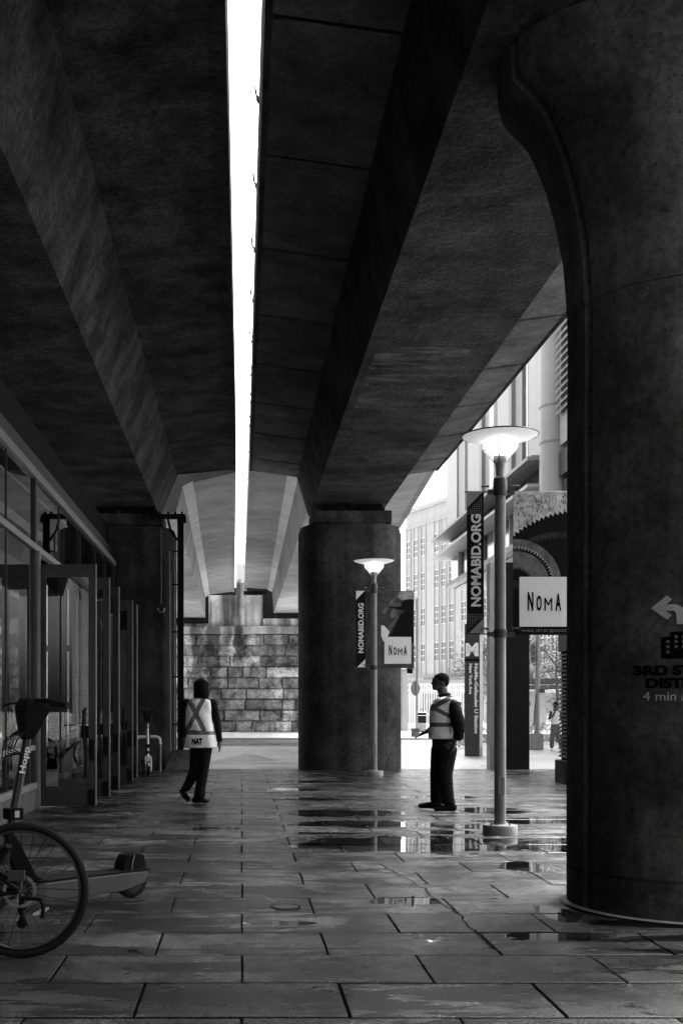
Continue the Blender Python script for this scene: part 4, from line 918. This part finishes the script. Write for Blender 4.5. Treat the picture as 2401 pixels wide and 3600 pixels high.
blob('shirt', [[(.125, -.15, 1.375, .07), (.10, 0, 1.38, .10, .11, .07), (.125, .15, 1.375, .07)], [(.07, 0, 1.34, .14, .165, .08), (.045, 0, 1.08, .15, .16, .07), (.05, 0, .90, .15, .165, .06)],
    [(.155, -.20, 1.335, .075), (.165, -.235, 1.24, .088), (.185, -.25, 1.14, .092), (.205, -.245, 1.05, .078), (.20, -.235, .96, .062)],
    [(.12, .20, 1.37, .085), (.08, .245, 1.15, .085), (-.0, .24, 1.07, .06), (-.09, .215, 1.02, .046)], [(.078, 0, 1.485, .074, .082, .028), (.055, 0, 1.47, .08, .08, .03)]], .010, M['cloth'], pr)
q = B(); q.box(.165, .215, -.300, -.292, 1.345, 1.39); q.build('arm_badge', M['tape'], pr)
blob('trousers', [[(.055, 0, .93, .155, .155, .05), (.06, 0, .84, .160, .16, .08)], [(.080, -.09, .78, .132, .11, .1), (.045, -.1, .47, .105, .092, .08), (.080, -.1, .20, .086, .085, .06), (.095, -.1, .11, .088, .085, .03)],
    [(.03, .09, .78, .13, .115, .1), (-.01, .1, .47, .098, .092, .08), (-.02, .1, .20, .086, .085, .06), (-.015, fy + .01, .12, .088, .085, .03)]], .010, M['cloth'], pr)
blob('shoe', [[(.155, -.1, .055, .05, .05, .055), (.06, -.105, .05, .055, .052, .045), (-.05, -.11, .035, .045, .05, .032)]], .008, M['shoe'], pr)
blob('shoe', [[(.01, fy + .02, .06, .055, .05, .055), (-.10, fy + .05, .062, .06, .052, .045), (-.20, fy + .08, .05, .05, .05, .035)]], .008, M['shoe'], pr)
def strR(c_):
    x, z = c_.x, c_.z
    if 1.072 < z < 1.128: return True
    if c_.y > .02: return False
    a = abs(z - (1.318 + (x + .11) * .62)) < .034 and z > 1.28 and x < .19
    b_ = abs(z - (1.318 - (x + .11) * .55)) < .030 and x < .10
    return a or b_
vest([(1.458, .11, 0, .06, .14), (1.452, .115, 0, .10, .195), (1.425, .10, 0, .15, .235), (1.38, .09, 0, .17, .225), (1.35, .075, 0, .185, .208), (1.25, .06, 0, .19, .205), (1.10, .055, 0, .183, .20), (1.0, .05, 0, .185, .20), (.93, .045, 0, .18, .205), (.92, .045, 0, .15, .17)], strR, pr)

# --- small far figure half hidden by the louvred tower
pf = thing('person', 'small far passer-by in a pale top and jeans beside the louvred tower', 'person', (9.62, 34.9, 0), world=False)
blob('body', [[(.0, 0, 1.38, .075, .08, .095)], [(0, 0, 1.3, .05), (0, 0, 1.2, .12, .09, .08), (0, 0, .95, .12, .09, .1), (0, 0, .8, .13, .1, .08)],
    [(-.13, 0, 1.18, .05), (-.19, 0, .98, .04), (-.12, -.12, 1.05, .03), (-.05, -.14, 1.2, .03)], [(.13, 0, 1.18, .05), (.19, 0, .98, .04), (.14, -.12, .92, .03)],
    [(-.06, 0, .75, .09), (-.09, .0, .42, .06), (-.10, .05, .06, .045)], [(.06, 0, .75, .09), (.10, 0, .42, .06), (.16, -.08, .06, .045)]], .014, M['skin'], pf)
blob('top', [[(-.1, 0, 1.2, .05), (0, 0, 1.18, .13, .10, .07), (.1, 0, 1.2, .05)], [(0, 0, 1.15, .13, .1, .1), (0, 0, .82, .145, .11, .05)]], .016, M['offwhite'], pf)
blob('jeans', [[(0, 0, .78, .145, .115, .06)], [(-.06, 0, .70, .1), (-.09, 0, .42, .075), (-.10, .05, .14, .07)], [(.06, 0, .70, .1), (.10, 0, .42, .075), (.155, -.07, .14, .07)]], .016, M['jeans'], pf)
blob('hair', [[(.01, .01, 1.41, .08, .085, .09), (.03, .03, 1.3, .06, .06, .06)]], .014, M['hair'], pf)
blob('shoe', [[(-.10, .03, .035, .04), (-.13, -.08, .03, .035)]], .012, M['offwhite'], pf)
blob('shoe', [[(.16, -.06, .035, .04), (.13, -.18, .03, .035)]], .012, M['offwhite'], pf)

# ================================================================ STATION PYLON, DARK PYLON, LOUVRED TOWER
Z = 30.7; t = thing('station_pylon', 'dark square pylon with a large M and upright station name', 'pylon', (5.98, 30.9, 0))
q = BW(t); q.box(5.93, 6.29, Z, Z + .40, 0, 3.58); q.build('body', M['dark'], bevel=.006)
q = BW(t); q.box(6.292, 6.296, Z + .01, Z + .39, .25, 3.55); q.build('side_panel', M['pole'])
q = BW(t); q.box(5.925, 6.295, Z - .005, Z + .405, 2.56, 2.64); q.build('band', M['black'])
q = BW(t); add_text(q, 'M', lambda u, v, d: (5.955 + u * .31, Z - .004 - d, 2.70 + v * .36), .05); q.build('lettering', M['letter'])
q = BW(t); add_text(q, 'NoMa-Gallaudet U Station', lambda u, v, d: (6.17 + v * .085, Z - .004 - d, 2.50 - u * 1.88), .03); q.build('lettering', M['letter'])
q = BW(t); add_text(q, 'New York Ave', lambda u, v, d: (6.04 + v * .075, Z - .004 - d, 2.50 - u * .82), .03); q.build('lettering', M['letter'])
t.rotation_euler.z = R(-24); t.location.x += .17; t.scale.x = 1.12
t = thing('dark_pylon', 'plain black rectangular pylon behind the nearer lamp pole', 'pylon', (5.7, 24.3, 0))
q = BW(t); q.box(5.45, 6.095, 24.1, 24.55, 0, 4.4); q.build('body', M['black'], bevel=.01)
q = BW(t); q.box(5.27, 5.448, 24.16, 24.5, 0, 4.4); q.build('side_panel', M['alu'])  # pale box carries the lit tone of the black pylon's left face
Z = 19.6; t = thing('louvred_tower', 'dark louvred vent tower on a plinth just left of the near pier', 'vent tower', (5.9, 20, 0))
q = BW(t); q.box(5.41, 6.8, Z, Z + 1.1, 0, .40); q.build('plinth', M['plinth'], bevel=.015)
q = BW(t); q.box(5.50, 6.7, Z + .14, Z + 1.0, .40, 3.0); q.build('core', M['black'])
q = BW(t); q.box(5.455, 6.75, Z + .05, Z + 1.05, 2.30, 3.0); q.build('top_panel', M['aludark'])
q = BW(t)
for k in range(26):
    z = .45 + k * .071; q.loft([[(5.46, Z + .06, z), (5.46, Z + .13, z + .035), (5.46, Z + .14, z + .045), (5.46, Z + .055, z + .012)], [(6.74, Z + .06, z), (6.74, Z + .13, z + .035), (6.74, Z + .14, z + .045), (6.74, Z + .055, z + .012)]])
    q.loft([[(5.46, Z + .06, z), (5.49, Z + .06, z + .035), (5.495, Z + .06, z + .045), (5.455, Z + .06, z + .012)], [(5.46, Z + 1.04, z), (5.49, Z + 1.04, z + .035), (5.495, Z + 1.04, z + .045), (5.455, Z + 1.04, z + .012)]])
q.build('louvres', M['rock']); t.location = (t.location.x + .13, t.location.y - .55, 0)

# ================================================================ OVERHANGING MODERN BUILDING (right)
XB = 9.0
t = thing('modern_building', 'pale panelled building with canopies overhanging the street on the right', 'building', (XB, 40, 6.6))
def zx(xp, X=XB): return X * F / (xp - VPX)
q = BW(t); q.box(XB + .3, 26, 28.0, 49.9, 6.62, 28); q.build('core', M['facade2'])
edges = [(1570, 1578, 0, 'facade'), (1579, 1611, .06, 'facade2'), (1612, 1640, .0, 'facade3'), (1641, 1646, .14, 'facade'), (1647, 1692, .05, 'facade2'), (1694, 1704, .12, 'facade3'), (1705, 1730, 0, 'facade3'), (1731, 1744, .10, 'white'),
         (1745, 1756, .0, 'facade3'), (1757, 1800, .08, 'facade2'), (1802, 1812, .14, 'facade3'), (1813, 1837, .02, 'facade3'), (1871, 1912, .12, 'facade2'), (1914, 1920, .0, 'facade3')]
for (a, b_, pr_, mm) in edges:
    q = BW(t); q.box(XB - pr_, XB + .31, zx(b_), zx(a), 8.75, 27.9); q.build('cladding_panel', M[mm])
q = BW(t); q.box(XB + .05, XB + .31, zx(1870), zx(1838), 8.75, 27.9); q.build('window', M['winpane'])
for z in (12.2, 12.9, 15.5, 18.8, 22.0): q = BW(t); q.box(XB, XB + .29, zx(1870), zx(1838), z, z + .12); q.build('window_frame', M['white'])
q = BW(t); q.box(XB - .02, XB + .04, zx(1855) - .05, zx(1855) + .05, 8.75, 27.9); q.build('window_frame', M['white'])
q = BW(t); q.lathe([(.46, 6.6), (.46, 28)], (XB + .1, (zx(1962) + zx(1922)) / 2, 0), 28); q.build('round_column', M['facade2'], smooth='auto')
for z in (8.95, 10.0, 14.5, 19): q = BW(t); q.lathe([(.475, z), (.475, z + .06)], (XB + .1, (zx(1962) + zx(1922)) / 2, 0), 28); q.build('column_joint', M['facade3'])
q = BW(t)
z = 9.6
while z < 20:
    q.loft([[(XB - .12, y, z), (XB - .02, y, z + .13), (XB - .01, y, z + .16), (XB - .14, y, z + .03)] for y in (zx(1967), 28.0)]); z += .21
q.build('louvres', M['facade']); q = BW(t); q.box(XB + .02, XB + .31, 28.0, zx(1966), 8.75, 27.9); q.build('louvre_recess', M['facade3'])
# canopies and the dark glazed level under them
q = BW(t); q.box(XB - .62, XB + .3, 33.4, 50.2, 8.60, 8.70); q.box(XB - .5, XB + .3, 33.4, 49.9, 8.70, 8.74); q.build('canopy', M['facade3'])
q = BW(t); q.box(XB - .62, XB + .3, 33.4, 50.2, 7.80, 7.90); q.build('canopy', M['facade2'])
q = BW(t); q.box(XB + .05, XB + .3, 28.0, 49.6, 7.905, 8.595); q.build('clerestory_glass', M['darkglass'])
q = BW(t); q.box(XB + .15, XB + .3, 28.0, 49.6, 6.75, 7.795); q.build('glass_front', M['darkglass'])
for y in (36.2, 38.3, 40.6, 42.9, 45.2, 47.4): q = BW(t); q.box(XB + .02, XB + .16, y, y + .12, 6.75, 7.795); q.build('glazing_bar', M['facade'])
q = BW(t); q.box(XB - .05, XB + .32, 28.0, 50, 6.56, 6.74); q.box(XB + .32, 26, 28.0, 50, 6.50, 6.61); q.build('soffit', M['facade'])
for y in (34, 44): q = BW(t); q.lathe([(.35, 0), (.35, 6.5)], (24, y, 0), 20); q.build('support_column', M['facade2'])

# ================================================================ PALE INDUSTRIAL BUILDING BEYOND
ux, uy = -.330, .944
P0 = Vector((41.8, 150, 0))
t = thing('pale_tall_building', 'tall pale building far beyond the street with columns of small panes', 'building', P0)
nx, ny = -uy, ux     # outward normal (toward the camera side)
def W(s, d, z): return (P0.x + ux * s + nx * d, P0.y + uy * s + ny * d, z)
def wbox(q, s0, s1, d0, d1, z0, z1, mi=0):
    vs = [W(s0,d0,z0), W(s1,d0,z0), W(s1,d1,z0), W(s0,d1,z0), W(s0,d0,z1), W(s1,d0,z1), W(s1,d1,z1), W(s0,d1,z1)]
    q.add(vs, [(0,3,2,1),(4,5,6,7),(0,1,5,4),(1,2,6,5),(2,3,7,6),(3,0,4,7)], mi)
def s_of(xp): r = (xp - VPX) / F; return (P0.x - P0.y * r) / (-ux + uy * r)
q = BW(t); wbox(q, -30, 43.2, -30, 0, 0, 33.6); q.build('wall', M['facade'])
q = BW(t); wbox(q, -30.2, 43.5, -.2, .35, 33.61, 34.2); wbox(q, -30.2, 43.4, 0, .22, 31.0, 31.3); q.build('cornice', M['facade'])
q = BW(t); wbox(q, -30.2, 43.3, 0, .25, 6.2, 6.6); wbox(q, -30.2, 43.3, 0, .2, 3.6, 3.8); q.build('string_course', M['facade3'])
cols = [1437, 1463, 1489, 1536, 1561, 1589, 1632, 1657, 1683, 1712, 1737, 1762, 1871, 1887, 1910, 1926, 1952, 1970]
for xp in cols:
    s_ = s_of(xp); wd = .62
    q = BW(t); wbox(q, s_ - wd - .28, s_ - wd - .05, 0.0, .16, 6.7, 31.0); wbox(q, s_ + wd + .05, s_ + wd + .28, 0.0, .16, 6.7, 31.0); q.build('pilaster', M['facade'])
    for z0 in (8.7, 14.5, 20.3, 26.0):
        q = BW(t); wbox(q, s_ - wd, s_ + wd, .0, .05, z0, z0 + 3.0); f = q.build('window', M['winpane'])
        q = BW(t)
        for k in range(4): wbox(q, s_ - wd, s_ + wd, .05, .085, z0 + k * .97, z0 + k * .97 + .10)
        wbox(q, s_ - .05, s_ + .05, .05, .085, z0, z0 + 3.0); q.build('glazing_bars', M['offwhite'], f)
q = BW(t); wbox(q, 6, 31, 0.05, 3.2, 4.6, 6.0); wbox(q, 6.2, 30.8, 3.2, 3.5, 4.9, 5.9); q.build('entrance_canopy', M['rock'])

# ================================================================ STREET CLUTTER BEYOND THE MIDDLE PIER
t = thing('round_sign', 'dark round road sign on a pole set in a concrete block', 'road sign', (7.6, 49.8, 0))
q = BW(t); q.box(7.43, 7.76, 49.65, 49.95, 0, .40); q.build('base', M['plinth'])
q = BW(t); q.tube([(7.66, 49.8, .4), (7.66, 49.8, 6.1)], .045, 10); q.build('pole', M['pole'])
q = BW(t); a = R(45); q.loft([[(7.575 + .31 * math.cos(k*math.pi/16) * math.cos(a) + o, 49.72 + .31 * math.cos(k*math.pi/16) * math.sin(a), 2.15 + .32 * math.sin(k*math.pi/16)) for k in range(32)] for o in (0, .02)]); q.build('disc', M['plinth'])
def fence(label, x0, x1, Z_, zt, n):
    t = thing('picket_fence', label, 'fence', ((x0+x1)/2, Z_, 0))
    q = BW(t)
    for i in range(n): x = lerp(x0, x1, i / (n - 1)); q.box(x - .018, x + .018, Z_ - .02, Z_ + .02, .08, zt)
    q.build('pickets', M['white']); q = BW(t)
    for z in (.35, zt - .45, zt - .12): q.box(x0, x1, Z_ + .021, Z_ + .05, z, z + .06)
    q.build('rail', M['white'])
    for x in (x0, x1): q = BW(t); q.box(x - .06, x + .06, Z_ - .06, Z_ + .06, 0, zt + .1); q.build('post', M['white'])
fence('tall white picket fence across the street behind the profile figure', 8.9, 13.4, 64, 2.7, 34)
t = thing('dark_cabinet', 'small dark cabinet with a light stripe in front of the white fence', 'cabinet', (9.5, 60, 0))
q = BW(t); q.box(9.28, 9.74, 60, 60.3, .5, 1.05); q.build('body', M['black'], bevel=.02)
q = BW(t); q.box(9.25, 9.77, 59.97, 60.33, 1.04, 1.1); q.box(9.3, 9.72, 59.985, 59.999, .88, .91); q.build('stripe', M['offwhite']); q = BW(t); q.tube([(9.42, 60.1, 1.1), (9.45, 60.1, 1.25), (9.57, 60.1, 1.25), (9.6, 60.1, 1.1)], .02, 6); q.build('handle', M['black'])
q = BW(t); q.box(9.3, 9.72, 60.02, 60.28, 0, .5); q.build('stand', M['pole'])
t = thing('gate_pier', 'pale gate pier just right of the middle pier', 'gate pier', (9.1, 62, 0))
q = BW(t); q.box(8.75, 9.05, 62, 62.4, 0, 3.3); q.build('pier', M['facade']); q = BW(t); q.box(8.70, 9.5, 61.95, 62.45, 3.31, 3.42); q.build('cap', M['facade3'])
t = thing('low_wall', 'low pale street wall under the white fence', 'wall', (11, 64.5, 0)); q = BW(t); q.box(8.5, 19, 64.3, 64.7, 0, .42); q.build('wall', M['kerb'])
t = thing('garden_building', 'low pale building behind the white fence', 'building', (12, 90, 0))
q = BW(t); q.box(10, 32, 90, 96, 0, 3.1); q.build('wall', M['facade']); q = BW(t); q.box(9.6, 32.4, 89.6, 96.3, 3.11, 3.5); q.build('roof', M['facade3'])
for k in range(6): q = BW(t); q.box(11 + k * 3.2, 12.6 + k * 3.2, 89.93, 90, .9, 2.4); q.build('window', M['window'])

t = thing('traffic_signal', 'grey traffic signal pole on a wide concrete base', 'traffic light', (9.28, 35.7, 0))
q = BW(t); q.box(9.02, 9.42, 35.5, 35.95, 0, .50); q.build('base', M['pole'], bevel=.02)
q = BW(t); q.tube([(9.27, 35.7, .5), (9.30, 35.7, 6.4)], [.075, .06], 14); q.build('pole', M['pole'], smooth='auto')
q = BW(t); q.box(9.05, 9.17, 35.55, 35.75, 2.72, 3.32); hd = q.build('signal_head', M['rock'], bevel=.02)
for z in (2.84, 3.02, 3.2): q = BW(t); q.tube([(9.11, 35.549, z), (9.11, 35.50, z)], .05, 12); q.build('lens_hood', M['dark'], hd)
q = BW(t); q.tube([(9.1, 35.68, 2.72), (9.15, 35.7, 2.66), (9.28, 35.7, 2.66)], .015, 6); q.tube([(9.1, 35.68, 3.3), (9.15, 35.7, 3.36), (9.28, 35.7, 3.36)], .015, 6); q.build('bracket', M['rock'])
q = BW(t); q.box(9.32, 9.48, 35.6, 35.75, 1.78, 1.9); q.tube([(9.14, 35.62, .75), (9.17, 35.6, 1.3), (9.22, 35.62, 1.7)], .02, 6); q.build('push_button_box', M['dark'])
t = thing('bus_shelter', 'grey flat roofed shelter behind the traffic signal', 'shelter', (12.4, 46, 0))
q = BW(t); q.box(11.2, 13.1, 46, 48, 2.05, 2.22); q.box(11.2, 12.9, 46.1, 47.9, 2.28, 2.5); q.build('roof', M['rock'])
for x in (11.3, 12.75): q = BW(t); q.box(x, x + .09, 46.1, 46.2, 0, 2.05); q.build('post', M['pole'])
q = BW(t); q.box(12.0, 12.7, 47.5, 47.56, .4, 2.0); q.build('panel', M['offwhite'])
q = BW(t); q.box(11.3, 12.0, 46.4, 46.45, 1.2, 1.75); add_text(q, 'OH', lambda u, v, d: (11.44 + u * .33, 46.39 - d, 1.38 + v * .18), .02, 1); q.build('sign_panel', [M['white'], M['rock']])

# ---- trees and shrubs
def tree(label, x, y, h, cr, n, seed, leafy=.06, group='young street trees'):
    t = thing('street_tree', label, 'tree', (x, y, 0), group=group); rnd = random.Random(seed)
    q = BW(t); q.tube([(x, y, 0), (x + .04, y, h * .3), (x - .03, y, h * .6), (x, y, h * .95)], [.06, .05, .035, .012], 8); ends = []
    for i in range(16):
        a = rnd.uniform(0, 6.28); z0 = h * rnd.uniform(.3, .75); r = cr * rnd.uniform(.6, 1.0); e = Vector((x + r * math.cos(a), y + r * math.sin(a), z0 + rnd.uniform(.4, 1.0)))
        mid = Vector((x, y, z0)).lerp(e, .5) + Vector((0, 0, .1)); q.tube([(x, y, z0), mid, e], [.022, .014, .006], 5); ends += [mid, e, Vector((x, y, z0)).lerp(e, .8)]
    q.build('trunk', M['bark'])
    q = BW(t)
    for i in range(n):
        c_ = ends[rnd.randrange(len(ends))] + Vector([rnd.gauss(0, .22) for _ in range(3)])
        u = Vector([rnd.gauss(0, 1) for _ in range(3)]).normalized(); v = u.orthogonal().normalized(); l = leafy * rnd.uniform(.6, 1.3)
        q.add([c_, c_ + u * l + v * l * .4, c_ + u * 2 * l, c_ + u * l - v * l * .4], [(0,1,2,3)])
    q.build('crown', M['leaf'])
def shrub(label, x, y, w_, h, seed):
    t = thing('flowering_shrub', label, 'shrub', (x, y, 0), group='flowering shrubs along the street'); rnd = random.Random(seed)
    q = BW(t); f = BW(t); st_ = BW(t)
    for i in range(9): a = rnd.uniform(0, 6.28); st_.tube([(x, y, 0), (x + .35 * w_ * math.cos(a), y + .2 * math.sin(a), h * .6), (x + .6 * w_ * math.cos(a), y + .3 * math.sin(a), h * .9)], .008, 4)
    for i in range(520):
        a = rnd.uniform(0, 6.28); rr = math.sqrt(rnd.random()); c_ = Vector((x + w_ * rr * math.cos(a), y + .5 * rr * math.sin(a), h * (rnd.random() ** .7) * math.sqrt(max(0, 1 - rr * rr * .8))))
        u = Vector([rnd.gauss(0, 1) for _ in range(3)]).normalized(); v = u.orthogonal().normalized(); l = rnd.uniform(.03, .06)
        (f if rnd.random() < .33 else q).add([c_, c_ + u * l + v * l * .6, c_ + u * 2 * l, c_ + u * l - v * l * .6], [(0,1,2,3)])
    q.build('foliage', M['leaf']); f.build('blossom', M['flower']); st_.build('stems', M['bark'])
tree('slim pale tree just right of the station pylon', 9.15, 44, 4.6, .9, 1500, 1)
tree('pale leafy tree between the signal pole and the louvred tower', 11.9, 43, 4.2, 1.1, 1700, 2)
tree('small far tree behind the station pylon', 11.6, 55, 5.5, 1.2, 1300, 3)
for i, (x, y, w_, h, lb) in enumerate([(7.3, 37.5, .6, .75, 'low flowering shrub left of the dark pylon foot'), (8.4, 43, .9, .9, 'rounded flowering shrub behind the slim pale tree'), (9.9, 40.5, .7, .7, 'low flowering shrub right of the signal base'),
        (10.9, 42, .8, .8, 'flowering shrub beside the far passer-by'), (10.2, 52, 1.0, 1.0, 'far flowering shrub near the sign block'), (13.8, 54, 1.2, 1.2, 'large far shrub under the shelter roof')]):
    shrub(lb, x, y, w_, h, 40 + i)
t = thing('planter', 'low concrete planter edging the shrubs beyond the dark pylon', 'planter', (9, 45, 0)); q = BW(t); q.box(8.6, 13.5, 44.6, 44.9, 0, .28); q.build('kerb', M['kerb'])
